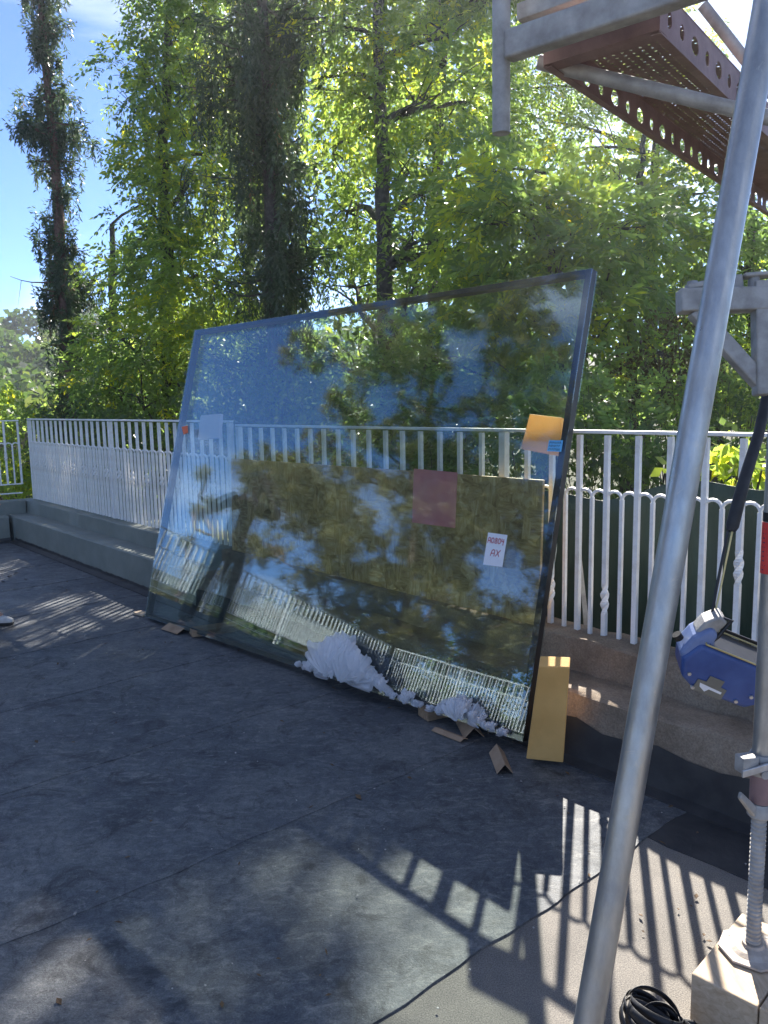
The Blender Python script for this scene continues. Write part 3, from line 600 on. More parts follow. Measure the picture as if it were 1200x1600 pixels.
shrub('shrub', 'bronze-leaved bush showing behind the tilted steel tube', at(1060, 600, 8.4), SB([(1030, 560, 8.6, .55), (1080, 600, 8.4, .5), (1000, 600, 8.6, .5), (1060, 520, 8.8, .45)]), 1300, .06, 'leaf_bronze', (.2, .8))
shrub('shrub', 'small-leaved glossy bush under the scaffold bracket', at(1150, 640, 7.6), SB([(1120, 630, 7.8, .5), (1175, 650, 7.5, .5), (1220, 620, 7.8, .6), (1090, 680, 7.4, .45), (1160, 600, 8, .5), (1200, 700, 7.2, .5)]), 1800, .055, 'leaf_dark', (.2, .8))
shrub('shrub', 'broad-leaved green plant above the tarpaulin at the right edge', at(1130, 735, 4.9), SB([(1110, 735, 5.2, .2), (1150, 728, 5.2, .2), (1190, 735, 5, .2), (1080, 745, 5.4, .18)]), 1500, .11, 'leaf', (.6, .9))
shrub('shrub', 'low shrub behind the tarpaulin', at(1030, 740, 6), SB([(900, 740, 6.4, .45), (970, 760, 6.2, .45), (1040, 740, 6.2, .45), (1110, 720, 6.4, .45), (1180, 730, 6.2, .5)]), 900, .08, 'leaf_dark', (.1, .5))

# far wooded hill
V, T = [], []
for i in range(420):
    az = R(random.uniform(-62, 6)); r = random.uniform(50, 124); x, y = r*math.sin(az), r*math.cos(az); s = random.uniform(2.2, 4.2)
    c = np.array((x, y, HG(x, y)+s*.7)); nn = 300; d = unit(rng.normal(0, 1, (nn, 3))); d[:, 2] = np.abs(d[:, 2])*.9-.15
    p = c+d*s*rng.uniform(.75, 1.05, (nn, 1)); a, b = simple_leaves(p, s*.22, np.clip(rng.uniform(.1, .9)+rng.normal(0, .1, nn), 0, 1), .8); V.append(a); T.append(b)
hw = link('hillside_wood', npmesh('hillside_wood', np.concatenate(V), 4, np.concatenate(T)), M['leaf_far']); tag(hw, 'distant wooded hillside under the sky at far left', 'woodland', kind='stuff')

# pine beyond the left end of the terrace: the glass shows it
GL = Vector((-1.8629, 5.92846, .03)); gE = Vector((.711377, -.702757, .0086)).normalized(); gN = Vector((-.680427, -.685593, .258809)).normalized(); gW = gN.cross(gE).normalized()
if gW.z < 0: gW = -gW
def mirrored(x, y, dist):                                 # where the thing seen in the pane at a photo pixel stands
    d = at(x, y, 1)-UP*CAM_H; d.normalize(); c = UP*CAM_H; k = (GL-c).dot(gN)/d.dot(gN); p = c+d*k; r = d-gN*2*d.dot(gN); return p+r*dist
def pine(name, label, base, top, clumps, r0):
    root = thing(name, label, 'tree'); base, top = Vector(base), Vector(top)
    tp = [base.lerp(top, i/10)+Vector((random.uniform(-1, 1), random.uniform(-1, 1), 0))*.08 for i in range(11)]
    MB().tube(tp, [r0*(1-.8*i/10) for i in range(11)], 9).build('trunk', M['bark_red'], root, smooth=True); VV, TT = [], []
    axd = lambda c: min((p-Vector(c)).length for p in tp); done = []
    for (c, r) in sorted(clumps, key=lambda q: axd(q[0])):
        c = Vector(c); s = min(tp+done, key=lambda p: (p-c).length+max(0, p.z-c.z)*1.2); done.append(c); g_ = max(.018, .055-.008*axd(c)); pts, rr = limb(s, c, -.06, g_, g_*.6, 6, .22); mb = MB().tube(pts, rr, 6, cap=False)
        K = int(20*r*r)+4; subs, sd = in_blob(c, r, K, .3, .6)
        for q in range(K):
            e = Vector(subs[q]); p2, r2 = limb(pts[random.choice((3, 4, 5))], e, .1, .012, .005, 3); mb.tube(p2, r2, 3, cap=False)
            nn = 75; d0 = unit(rng.normal(0, 1, (nn, 3))+np.array([0, 0, .35])); st = np.array(e)+rng.normal(0, .09, (nn, 3)); w_ = unit(np.cross(d0, rng.normal(0, 1, (nn, 3))))
            l = rng.uniform(.14, .26, (nn, 1)); VV.append(np.stack([st-w_*.011, st+w_*.011, st+d0*l], 1).reshape(-1, 3)); TT.append(np.repeat(np.clip(rng.uniform(.1, .9)+rng.normal(0, .1, nn), 0, 1), 3))
        mb.build('branch', M['bark_red'], root, smooth=True)
    link('crown', npmesh('crown', np.concatenate(VV), 3, np.concatenate(TT)), M['pine'], root); return root
def pinesky(x, y):                                       # openings of the mirrored crown
    for (cx, cy, rx, ry) in ((880, 470, 32, 45), (885, 580, 26, 40), (700, 640, 30, 30), (612, 640, 28, 24), (795, 905, 58, 46), (620, 870, 24, 22), (560, 770, 26, 18), (700, 745, 24, 22), (500, 940, 22, 16), (640, 960, 26, 22), (830, 700, 26, 40), (745, 560, 24, 22), (600, 790, 20, 16)):
        if ((x-cx)/rx)**2+((y-cy)/ry)**2 < 1: return True
    return False
pc = []
while len(pc) < 215:
    x, y = random.uniform(400, 905), random.uniform(425, 1060)
    lim = 470+max(0, 520-y)*1.6+(0 if y < 680 else -.0)+(60 if 560 < y < 690 else 0)-(90 if y > 720 else 0)
    if x < lim or pinesky(x, y): continue
    pc.append((x, y, random.uniform(.7, 1.1)))
pc += [(480, 525, .55), (505, 545, .6), (520, 520, .6)]
pb = mirrored(690, 1060, 21); pt_ = mirrored(690, 430, 23)
pine('pine_tree', 'big pine with tufts of long needles, seen only as a reflection in the glass', (pb.x, pb.y, HG(pb.x, pb.y)-.3), (pt_.x, pt_.y, pt_.z), [(mirrored(a, b, 21+random.uniform(-2.5, 2.5)), r) for (a, b, r) in pc], .24)
pb = mirrored(310, 1010, 17)
pine('pine_tree', 'young pine beyond the terrace, its sparse branches mirrored at the left of the pane', (pb.x, pb.y, HG(pb.x, pb.y)-.3), mirrored(322, 725, 17), [(mirrored(a, b, 17+random.uniform(-.3, .3)), r) for (a, b, r) in ((322, 745, .3), (300, 800, .28), (330, 790, .3), (290, 850, .2), (350, 840, .3), (310, 905, .5), (345, 900, .45), (270, 930, .45), (240, 950, .4), (300, 960, .5))], .07)
# distant trees beyond that side of the terrace close the horizon in the pane
for i, (x, y, r) in enumerate(((250, 985, 1.6), (340, 985, 1.7), (430, 975, 1.8), (520, 985, 1.8), (610, 1010, 1.8), (700, 1040, 1.9), (790, 1070, 1.9))):
    p = mirrored(x, y, 34); q = G(p, -.2)
    broadleaf('dense_tree', '%s green tree from the person in the row mirrored low in the pane' % ('first', 'second', 'third', 'fourth', 'fifth', 'sixth', 'seventh')[i], [q, Vector((q.x, q.y, p.z)), p+UP*.8], .2, .08, [(p+Vector((random.uniform(-.5, .5), random.uniform(-.5, .5), dz)), r) for dz in (-2.4, -1.0, .3)], 160, .22, 4, (.2, .7), m='leaf_dark', simple=True, group='trees beyond the left side of the terrace')

def gpt(x, y, z=0):
    d = at(x, y, 1)-UP*CAM_H; k = -(CAM_H-z)/d.z; return Vector((d.x*k, d.y*k, z))

# ================================================================== the glass pane and what belongs to it
GW, GH, GT = 3.487, 2.265, .058
def GP(x, y, z=0): return GL+gE*x+gW*y+gN*z               # x along the foot, y up the pane, z out of its face
def gbox(x0, x1, y0, y1, z0, z1): return MB().hexa([GP(x0,y0,z0), GP(x1,y0,z0), GP(x1,y1,z0), GP(x0,y1,z0), GP(x0,y0,z1), GP(x1,y0,z1), GP(x1,y1,z1), GP(x0,y1,z1)])
pane = thing('glass_pane', 'huge frameless double-glazed glass pane with black edge leaning on the railing', 'glass pane')
gbox(0, GW, 0, GH, -.008, 0).build('front_glass', M['glass'], pane)
gbox(0, GW, 0, GH, -GT, -GT+.008).build('rear_glass', M['glass'], pane)
BW = .036
for (a, b, c, d) in ((0.001, BW, .001, GH-.001), (GW-BW, GW-.001, .001, GH-.001), (BW+.0005, GW-BW-.0005, .001, .028), (BW+.0005, GW-BW-.0005, GH-.03, GH-.001)):
    gbox(a, b, c, d, -GT+.0085, -.0085).build('edge_seal', M['black'], pane)
def gstick(name, label, cat, pts, m, z=.0012, zb=.0002):
    b = [GP(x, y, zb) for x, y in pts]; t = [GP(x, y, z) for x, y in pts]
    mb = MB(); k = len(pts); mb.v += b+t; mb.f.append(tuple(range(k))[::-1]); mb.f.append(tuple(k+i for i in range(k)))
    for i in range(k): mb.f.append((i, (i+1) % k, k+(i+1) % k, k+i))
    return tag(mb.build(name, m), label, cat)
def gpix(x, y):                                           # pane coordinates of a photo pixel
    d = at(x, y, 1)-UP*CAM_H; k = (GL-UP*CAM_H).dot(gN)/d.dot(gN); p = UP*CAM_H+d*k-GL; return p.dot(gE), p.dot(gW)
def ribbon(strokes, fn, wd, z):
    mb = MB()
    for s in strokes:
        P = [fn(*p, z) for p in s]
        for a, b in zip(P[:-1], P[1:]):
            q = (b-a).cross(gN); q = q.normalized()*wd if q.length > 1e-9 else gE*wd; e = (b-a).normalized()*wd*.5; mb.quad(a-q-e, b-q+e, b+q+e, a+q-e)
    return mb
c4 = [gpix(*p) for p in ((763, 832), (793, 836), (785, 886), (755, 882))]
lab = gstick('paper_label', 'white paper label with red handwriting stuck low on the pane', 'label', c4, M['paper'])
def bil(c, z=.0018):
    (x0, y0), (x1, y1), (x2, y2), (x3, y3) = c
    def f(a, b, zz=z): # a right 0..1, b down 0..1
        tx, ty = x0+(x1-x0)*a, y0+(y1-y0)*a; bx, by = x3+(x2-x3)*a, y3+(y2-y3)*a; return GP(tx+(bx-tx)*b, ty+(by-ty)*b, zz)
    return f
GLY = {'A': [[(0, 1), (.15, .2), (.45, 0), (.8, .15), (.85, 1)], [(.1, .62), (.85, .55)]], '0': [[(.5, 0), (.1, .25), (.05, .7), (.4, 1), (.85, .75), (.9, .3), (.5, 0), (.3, .05)]],
       '8': [[(.8, .12), (.45, 0), (.2, .22), (.75, .55), (.8, .85), (.45, 1), (.12, .82), (.3, .55), (.75, .3), (.8, .12)]], '4': [[(.15, .0), (.12, .5), (.85, .5)], [(.75, .05), (.62, 1.15)]], 'X': [[(.05, 0), (.9, 1)], [(.95, 0), (.05, 1)]]}
def write(txt, x0, y0, w_, h_, sx=0):
    out = []
    for i, ch in enumerate(txt):
        for s in GLY[ch]: out.append([(x0+i*w_*1.12+p[0]*w_-sx*p[1], y0+p[1]*h_) for p in s])
    return out
fl = bil(c4)
ribbon(write('A0804', .06, .14, .155, .17)+write('AX', .33, .50, .22, .20, .03), fl, .0022, .0018).build('lettering', M['ink_red'], lab)
c5 = [gpix(*p) for p in ((858, 688), (880, 688), (877, 706), (855, 705))]
lab = gstick('blue_sticker', 'small light-blue sticker with dark scribbled lines at the right edge of the pane', 'sticker', c5, M['blue_tag'])
sc = []
for r in range(3):
    x = .08
    while x < .86:
        w_ = random.uniform(.07, .11); y = .12+.3*r; sc.append([(x, y+.18), (x+w_*.4, y), (x+w_*.8, y+random.uniform(.05, .2))]); x += w_*1.3
ribbon(sc, bil(c5), .0011, .0018).build('lettering', M['ink'], lab)
gstick('orange_sticker', 'small orange-red sticker at the left edge of the pane', 'sticker', [gpix(*p) for p in ((284, 667), (293, 665), (294, 676), (287, 679))], M['orange_tag'])
# foam pads wedged between pane and top rail
def pad(name, label, px, m, z0, z1):
    c = [gpix(*p) for p in px]; mb = MB().hexa([GP(x, y, z0) for x, y in c]+[GP(x, y, z1) for x, y in c]); return tag(mb.build(name, m, bevel=.006), label, 'foam pad')
pad('foam_pad', 'amber foam pad wedged behind the pane at the top rail, right side', ((817, 642), (868, 648), (862, 708), (803, 697)), M['foam'], -GT-.03, -GT-.001)
pad('foam_pad', 'pale pinkish foam pad behind the pane near its left edge', ((303, 646), (334, 643), (331, 681), (298, 684)), M['foam_white'], -GT-.03, -GT-.001)
# strand board standing on the curb behind the pane
bd = MB().hexa([RP(2.43, .055, CURB+.012), RP(5.45, .055, CURB+.012), RP(5.45, .073, CURB+.012), RP(2.43, .073, CURB+.012), RP(2.43, .028, 1.232), RP(5.45, .028, 1.215), RP(5.45, .046, 1.215), RP(2.43, .046, 1.232)])
board = bd.build('strand_board', M['osb'], bevel=.004); tag(board, 'long brown strand board standing on the wall behind the pane', 'board')
def RT(t, z, o): k = (z-CURB)/(1.23-CURB); return RP(t, .074+(.047-.074)*k+o, z)
rs = MB().hexa([RT(3.02, .93, .0005), RT(3.37, .925, .0005), RT(3.36, 1.242, .0005), RT(3.01, 1.238, .0005), RT(3.02, .93, .002), RT(3.37, .925, .002), RT(3.36, 1.242, .002), RT(3.01, 1.238, .002)]).build('red_sheet', M['red_sheet'])
tag(rs, 'red plastic sheet hung over the top of the strand board', 'sheet')
# amber foam block beside the pane foot
f0 = gpt(822, 1186, .03); f1 = gpt(880, 1192, .03); f2 = gpt(842, 1041, .52); f3 = gpt(890, 1043, .52); nn_ = (f1-f0).cross(f2-f0).normalized()
nn_ = (nn_ if nn_.y > 0 else -nn_)*.075
fb = MB().hexa([f0, f1, f1+nn_, f0+nn_, f2, f3, f3+nn_, f2+nn_]).build('foam_block', M['foam_block'], bevel=.005)
tag(fb, 'upright amber foam block leaning on the wall beside the pane corner', 'foam block')
def plank(name, label, cat, p, ax, L, W, H, m, z=.009, roll=0):
    ax = Vector((math.sin(R(ax)), math.cos(R(ax)), 0)); sd = Vector((ax.y, -ax.x, 0)); p = Vector(p); c = Vector((p.x, p.y, z+H/2))
    o = MB().abox(-L/2, L/2, -W/2, W/2, -H/2, H/2).build(name, m, bevel=.003); o.location = c; o.rotation_euler = (roll, 0, math.atan2(ax.y, ax.x)); return tag(o, label, cat)
plank('wood_block', 'long timber block under the left half of the pane foot', 'wood block', gpt(322, 996)+Vector((.04, .1, 0)), 66, .34, .13, .045, M['wood'])
plank('wood_block', 'thick brown timber block under the pane foot left of the cardboard', 'wood block', gpt(690, 1127)+Vector((.02, .08, 0)), 62, .26, .10, .062, M['wood'])
plank('wood_block', 'thin timber shim under the left corner of the pane', 'wood block', gpt(222, 962)+Vector((.0, .0, 0)), 130, .13, .07, .018, M['wood_pale'])
plank('wood_block', 'pale flat offcut under the amber foam block', 'wood block', gpt(860, 1192)+Vector((0, .06, 0)), 100, .12, .10, .03, M['wood_pale'])
def vcard(name, label, a, b, wd, ht, flip=1):              # folded cardboard angle: a ridge with two sloping sides
    a, b = Vector(a), Vector(b); s = (b-a).cross(UP).normalized()*wd; r = UP*ht; mb = MB(); th = UP*.004; z = UP*.011
    for sg in (-1, 1):
        A, Bp, C, D = a+s*sg+z, b+s*sg+z, b+r+z, a+r+z; mb.hexa([A, Bp, C, D, A+th, Bp+th, C+th, D+th])
    return tag(mb.build(name, M['card']), label, 'cardboard')
vcard('cardboard_angle', 'folded cardboard corner piece lying on the floor in front of the pane foot', gpt(776, 1180), gpt(789, 1213), .035, .042)
vcard('cardboard_angle', 'flat grey cardboard strip beside the thick timber block', gpt(680, 1143), gpt(725, 1161), .026, .010)
vcard('cardboard_angle', 'bent cardboard piece under the pane between timber block and corner', gpt(739, 1143)+Vector((-.03, .12, 0)), gpt(741, 1157), .05, .05)
vcard('cardboard_angle', 'folded cardboard piece under the pane left of the long timber block', gpt(262, 985)+Vector((0, .05, 0)), gpt(290, 990), .07, .03)
tag(MB().tube([gpt(284, 831, 0), gpt(284, 831, 0)], .01).build('x', None), 'x', 'x') if False else None
# crumpled packing film clinging to the foot of the pane
def film(label, x0p, x1p, h, bulge, seed, peak=.5, count=46):
    """gathered fans of thin pleated film, heaped over one another"""
    r_ = random.Random(seed); xa, xb = gpix(*x0p)[0], gpix(*x1p)[0]; W = xb-xa; mb = MB()
    def env(g): d = min(1, abs((g-peak)/(peak if g < peak else 1-peak))); return max((.5+.5*math.cos(math.pi*d))*.6+.4*(1-d), .45*math.exp(-((g-.22)/.1)**2), .42*math.exp(-((g-.78)/.12)**2), .14)
    for q in range(count):
        g = r_.uniform(.03, .97); e = env(g)*h; gx, gy = xa+W*g, e*r_.uniform(0, .55)*r_.random(); L = max(.035, (e-gy)*r_.uniform(.6, 1.02)); mid = R(90+(peak-g)*-60+r_.gauss(0, 24)); fan = R(r_.uniform(40, 110)); K, J = 18, 6; base = len(mb.v)
        z0 = .004+bulge*r_.random()*min(1, e/h+.2); z1 = z0*r_.uniform(.3, 1.3)+.004; zz = r_.uniform(.003, .010); ph = [r_.uniform(-1, 1) for _ in range(K+1)]
        for i in range(K+1):
            an = mid+fan*(i/K-.5); le = L*(1+.07*ph[i]+.06*math.sin(i*.9+q))
            for j in range(J+1):
                k = .06+.94*j/J; px_, py_ = gx+math.cos(an)*le*k, gy+math.sin(an)*le*k
                z = z0+(z1-z0)*k+(zz*(1 if i % 2 else -1)+zz*.8*ph[i])*math.sin(k*2.2)+bulge*.25*math.sin(k*math.pi)
                mb.v.append(GP(px_+.004*ph[(i+j) % K], max(-.004, py_), max(.0025+.0004*q/count, z)))
        for i in range(K):
            for j in range(J): mb.f.append((base+i*(J+1)+j, base+(i+1)*(J+1)+j, base+(i+1)*(J+1)+j+1, base+i*(J+1)+j+1))
    return tag(mb.build('packing_film', M['film']), label, 'plastic film', 'heaps of packing film at the pane foot')
film('largest white heap of crumpled plastic film at the foot of the pane', (462, 1040), (634, 1094), .29, .07, 3, .46, 60)
film('smallest white tuft of plastic film between the two bigger heaps', (622, 1090), (668, 1108), .09, .04, 5, .5, 12)
film('white crumpled plastic film near the right corner of the pane foot', (672, 1108), (798, 1152), .14, .05, 8, .4, 34)

rp = gpt(284, 831, LEDGE+.03); ra = u*.035
tag(MB().tube([rp-ra, rp-ra*.8, rp+ra*.8, rp+ra], [.018, .027, .027, .018], 14).build('paint_roller', M['paper'], smooth=True), 'small white roll lying on the painted bench step behind the pane', 'roll')
# ================================================================== tarpaulin beyond the railing
mb = MB(); K, J = 60, 16
for i in range(K+1):
    t = 3.2-(7.2)*i/K; ztop = 1.08+.02*math.sin(t*7)+(.11 if t < 2.0 else .11*max(0, (2.5-t)/.5) if t < 2.5 else 0)+.05*max(0, 2-t)
    for j in range(J+1):
        k = j/J; mb.v.append(RP(t, -.55+.035*math.sin(t*9+k*5)+.03*math.sin(t*23-k*3)*k-.05*k, .02-.8+(ztop+.78)*(1-k)))
for i in range(K):
    for j in range(J): mb.f.append((i*(J+1)+j, (i+1)*(J+1)+j, (i+1)*(J+1)+j+1, i*(J+1)+j+1))
o = mb.build('tarpaulin', M['tarp'], smooth=True); o.modifiers.new('Solidify', 'SOLIDIFY').thickness = .003
tag(o, 'dark green tarpaulin screen hung behind the railing at right', 'tarpaulin')
p0 = at(903, 835, 4.35); p1 = at(918, 995, 4.3)
tag(MB().hexa([p0-Vector((.006, 0, 0)), p0+Vector((.006, 0, 0)), p0+Vector((.006, .01, 0)), p0+Vector((-.006, .01, 0)), p1-Vector((.014, 0, 0)), p1+Vector((.016, 0, 0)), p1+Vector((.016, .01, 0)), p1+Vector((-.014, .01, 0))]).build('lath', M['galv_dull']), 'pale slanting strip in front of the tarpaulin behind the bars', 'strip')
tag(MB().box(at(1085, 1004, 4.2), (.28, -.30, 0), (.05, .045, 0), (0, 0, .05)).build('concrete_kerb', M['painted'], bevel=.01), 'pale block on the ground outside the railing by the blue tool', 'block')

# ================================================================== scaffold at right
sa = Vector((math.sin(R(39.0)), math.cos(R(39.0)), 0)); sb = Vector((sa.y, -sa.x, 0))    # along the deck, across it
TR = .02415; SX, SY = .972, 1.95
scf = thing('scaffold', 'galvanised scaffold frame of tubes, brace and bracket at the right edge', 'scaffold')
MB().tube([(SX, SY, .66), (SX, SY, 4.6)], TR, 24).build('standard', M['galv'], scf, smooth=True)
dg0, dg1 = Vector((.663, 1.434, 2.287)), Vector((.327, 1.198, .588)); dd_ = (dg1-dg0).normalized()
MB().tube([dg0-dd_*1.5, dg1+dd_*.56], TR, 32).build('diagonal_brace', M['galv'], scf, smooth=True)
MB().box(dg1+dd_*.56+Vector((0, 0, .006)), (.06, 0, 0), (0, .06, 0), (0, 0, .005)).build('brace_foot', M['galv_dull'], scf, bevel=.002)
ST = Vector((.338, 2.27, 0))
MB().tube([ST+UP*2.346, ST+UP*4.6], TR, 24).build('standard', M['galv_dull'], scf, smooth=True)
MB().tube([ST+UP*2.36+Vector((0, 0, -.012)), ST+UP*2.35], TR*.8, 20).build('tube_bore', M['oxide'], scf)
tz = 2.56
MB().box(ST-sb*.0+sb*.75+UP*tz, sb*.73, sa*.024, UP*.036).build('transom', M['galv_dull'], scf, bevel=.008, seg=3)
MB().box(ST+sb*.22+sa*.10+UP*(tz+.12), sb*.22, sa*.02, UP*.022).build('guard_bracket', M['galv_dull'], scf, bevel=.003)
MB().tube([ST+sb*.10+sa*.09+UP*(tz+.13), ST+sb*.10+sa*.09+UP*4.5], .019, 16).build('guard_post', M['galv_dull'], scf, smooth=True)
e0 = at(842, 97, 2.2); e1 = at(1215, 187, 2.05)
MB().tube([e0, e1], .0195, 20).build('strut', M['galv_dull'], scf, smooth=True)
e0 = at(1098, 8, 2.6); e1 = at(1240, 190, 2.6)
MB().tube([e0, e1], .018, 16).build('strut', M['galv_dull'], scf, smooth=True)
# bracket at mid height
bz = 2.12
def bp(x, y, dz=0): return at(x, y, bz+dz)
def beam(nm, pa, pb, hw, dep, m='galv_dull'):
    pa, pb = Vector(pa), Vector(pb); a = (pb-pa)/2; w_ = a.cross(cF).normalized()*hw; return MB().box((pa+pb)/2, a, w_, cF*dep).build(nm, M[m], scf, bevel=.005, seg=3)
beam('bracket_arm', bp(1060, 471), bp(1215, 468), .031, .025)
beam('bracket_strut', bp(1085, 485, .002), bp(1196, 607, .002), .021, .018)
beam('bracket_post', bp(1187, 440, -.003), bp(1190, 618, -.003), .019, .02)
for x in (1082, 1100, 1152, 1178):
    MB().tube([bp(x, 458, 0), bp(x, 440 if x < 1140 else 431, 0)], [.017, .014], 10).build('clamp_bolt', M['galv_dull'], scf, smooth=True)
beam('clamp_plate', bp(1160, 432), bp(1215, 428), .006, .02); beam('clamp_plate', bp(1072, 449, -.004), bp(1108, 444, -.004), .008, .016)
# red tag on the standard
mb = MB(); kk = 14
for i in range(kk+1):
    a = R(150+150*i/kk); 
    for z in (1.315, 1.185): mb.v.append(Vector((SX+math.cos(a)*(TR+.0012), SY+math.sin(a)*(TR+.0012), z)))
for i in range(kk): mb.f.append((2*i, 2*i+1, 2*i+3, 2*i+2))
o = mb.build('red_band', M['red_tag'], scf); o.modifiers.new('S', 'SOLIDIFY').thickness = .0008
mb = MB()
for i in range(kk+1):
    a = R(150+150*i/kk)
    for z in (1.34, 1.317): mb.v.append(Vector((SX+math.cos(a)*(TR+.0012), SY+math.sin(a)*(TR+.0012), z)))
for i in range(kk): mb.f.append((2*i, 2*i+1, 2*i+3, 2*i+2))
mb.build('black_band', M['black'], scf)
mb = MB()
for r in range(10):
    a0 = R(185+random.uniform(0, 4)); z = 1.30-.0115*r
    a1 = a0+R(random.uniform(6, 22))
    q = [(a0, z), (a1, z), (a1, z-.003), (a0, z-.003)]; mb.quad(*[Vector((SX+math.cos(a)*(TR+.0022), SY+math.sin(a)*(TR+.0022), zz)) for a, zz in q])
for r in range(4):
    a0, a1 = R(236), R(268); z = 1.30-.03*r; mb.quad(*[Vector((SX+math.cos(a)*(TR+.0022), SY+math.sin(a)*(TR+.0022), zz)) for a, zz in ((a0, z), (a1, z), (a1, z-.015), (a0, z-.015))])
mb.build('lettering', M['ink'], scf)
# base jack: threaded spindle, wing nut, collar, plate
jk = thing('base_jack', 'threaded scaffold base jack with wing nut standing on the timber pad', 'base jack')
PZ = .146
prof = []
z = PZ+.012
while z < .60: prof += [(.0168, z), (.0195, z+.003), (.0195, z+.0065), (.0168, z+.0095)]; z += .0125
MB().lathe(prof, (SX, SY, 0), 20).build('spindle', M['galv_dull'], jk, smooth=True)
MB().lathe([(.026, .532), (.031, .537), (.031, .562), (.027, .572)], (SX, SY, 0), 24).build('wing_nut', M['galv_dull'], jk, smooth=True)
wv = Vector((-.86, -.5, 0))
for sg in (1, -1):
    c = Vector((SX, SY, .556)); MB().hexa([c+wv*sg*.026-UP*.02+wv.cross(UP)*.010, c+wv*sg*.026-UP*.02-wv.cross(UP)*.010, c+wv*sg*.09+UP*.05-wv.cross(UP)*.006, c+wv*sg*.09+UP*.05+wv.cross(UP)*.006,
        c+wv*sg*.026+UP*.015+wv.cross(UP)*.010, c+wv*sg*.026+UP*.015-wv.cross(UP)*.010, c+wv*sg*.084+UP*.068-wv.cross(UP)*.006, c+wv*sg*.084+UP*.068+wv.cross(UP)*.006]).build('nut_handle', M['galv_dull'], jk, bevel=.005, seg=3)
MB().lathe([(.0265, .574), (.0265, .655)], (SX, SY, 0), 24).build('red_sleeve', M['oxide'], jk, smooth=True)
col_ = MB().lathe([(.031, .652), (.034, .66), (.034, .70), (.030, .708)], (SX, SY, 0), 24).build('collar', M['galv_dull'], jk, smooth=True)
MB().box((SX-.05, SY-.022, .69), (.022, .004, 0), (-.004, .018, 0), (0, 0, .022)).build('wedge_lug', M['galv_dull'], jk, bevel=.003)
MB().box((SX-.02, SY-.042, .685), (.05, .0, .014), (0, .004, 0), (0, 0, .010)).build('wedge', M['silver'], jk, bevel=.002)
MB().tube([(SX-.012, SY-.040, .668), (SX-.012, SY-.048, .668)], .011, 12).build('bolt', M['galv_dull'], jk, smooth=True)
mb = MB(); oc = []
for i in range(8):
    a = R(22.5+45*i+10); oc.append(Vector((SX+math.cos(a)*.088, SY+math.sin(a)*.088, PZ)))
mb.prism(oc, (0, 0, .006)); mb.lathe([(.06, PZ+.0055), (.045, PZ+.013), (.028, PZ+.016), (.026, PZ+.024)], (SX, SY, 0), 24)
mb.build('base_plate', mat_noisy('mud_stained_steel', (.34, .28, .22), (.52, .46, .40), 16, .7, .4, 60), jk, bevel=.001)
for i in range(4):
    a = R(35+90*i); MB().tube([(SX+math.cos(a)*.07, SY+math.sin(a)*.07, PZ+.0058), (SX+math.cos(a)*.07, SY+math.sin(a)*.07, PZ+.0068)], .006, 10).build('bolt_hole', M['black'], jk)
# timber pad: two planks side by side under the jack
ga, gb = gpt(1159, 1427, .14), gpt(1080, 1522, .14); ax = (gb-ga).normalized(); sx_ = Vector((-ax.y, ax.x, 0)); sx_ = sx_ if sx_.x > 0 else -sx_
pdn = thing('timber_pad', 'pale sawn timber pad under the scaffold base jack', 'timber pad')
Lp = (gb-ga).length
for i in range(2):
    c = ga+ax*Lp/2; z0, z1 = .008, .142
    a_, b_ = ga+sx_*(.17*i), gb+sx_*(.17*i); a2, b2 = a_+sx_*.166, b_+sx_*.166
    MB().hexa([Vector((p.x, p.y, z0)) for p in (a_, b_, b2, a2)]+[Vector((p.x, p.y, z1)) for p in (a_, b_, b2, a2)]).build('plank', M['wood_pale'], pdn, bevel=.004)
# perforated deck
dk = thing('scaffold_deck', 'perforated red-oxide steel scaffold plank overhead with holed side webs', 'scaffold deck')
DA = Vector((.455, 2.28, 0)); DZ = 2.62; DL = 2.6; DWD = .315
o = MB().abox(0, DL, -DWD, 0, -.0015, .0015).build('deck_plate', M['perf'], dk); o.location = DA+UP*DZ; o.rotation_euler = (0, 0, math.atan2(sa.y, sa.x))
def web(nm, y, zb, zt, lip):
    mb = MB(); cw = .105; nC = int(DL/cw)
    for i in range(nC):
        x0, x1 = i*cw, (i+1)*cw; rect = []; hole = []; cx, cz = (x0+x1)/2, (zb+zt)/2-.004; K = 16; big = i % 2 == 0
        hw, hh = (.030, .026) if big else (.017, .022)
        for k in range(K):
            a = 2*math.pi*k/K+math.pi/4; c, s = math.cos(a), math.sin(a); m = max(abs(c), abs(s)); rect.append((cx+c/m*cw/2, (zb+zt)/2+s/m*(zt-zb)/2))
            hole.append((cx+c*hw, cz+s*hh if s > 0 else cz+s*hh*.8))
        b = len(mb.v); mb.v += [Vector((x, y, z)) for x, z in rect]+[Vector((x, y, z)) for x, z in hole]
        for k in range(K): mb.f.append((b+k, b+(k+1) % K, b+K+(k+1) % K, b+K+k))
    o = mb.build(nm, M['oxide'], dk); o.modifiers.new('S', 'SOLIDIFY').thickness = .003
    o.location = DA+UP*DZ; o.rotation_euler = (0, 0, math.atan2(sa.y, sa.x))
    o = MB().abox(0, DL, y-.003, y+lip, zb-.003, zb).build('web_lip', M['oxide'], dk); o.location = DA+UP*DZ; o.rotation_euler = (0, 0, math.atan2(sa.y, sa.x))
web('side_web', -.001, -.105, -.002, -.022); web('side_web', -DWD+.001, -.105, -.002, .022)
for i in range(2):
    o = MB().abox(-.004, .05, -DWD, 0, -.10, -.003).build('end_cap', M['oxide'], dk) if i == 0 else None
    if o: o.location = DA+UP*DZ; o.rotation_euler = (0, 0, math.atan2(sa.y, sa.x))
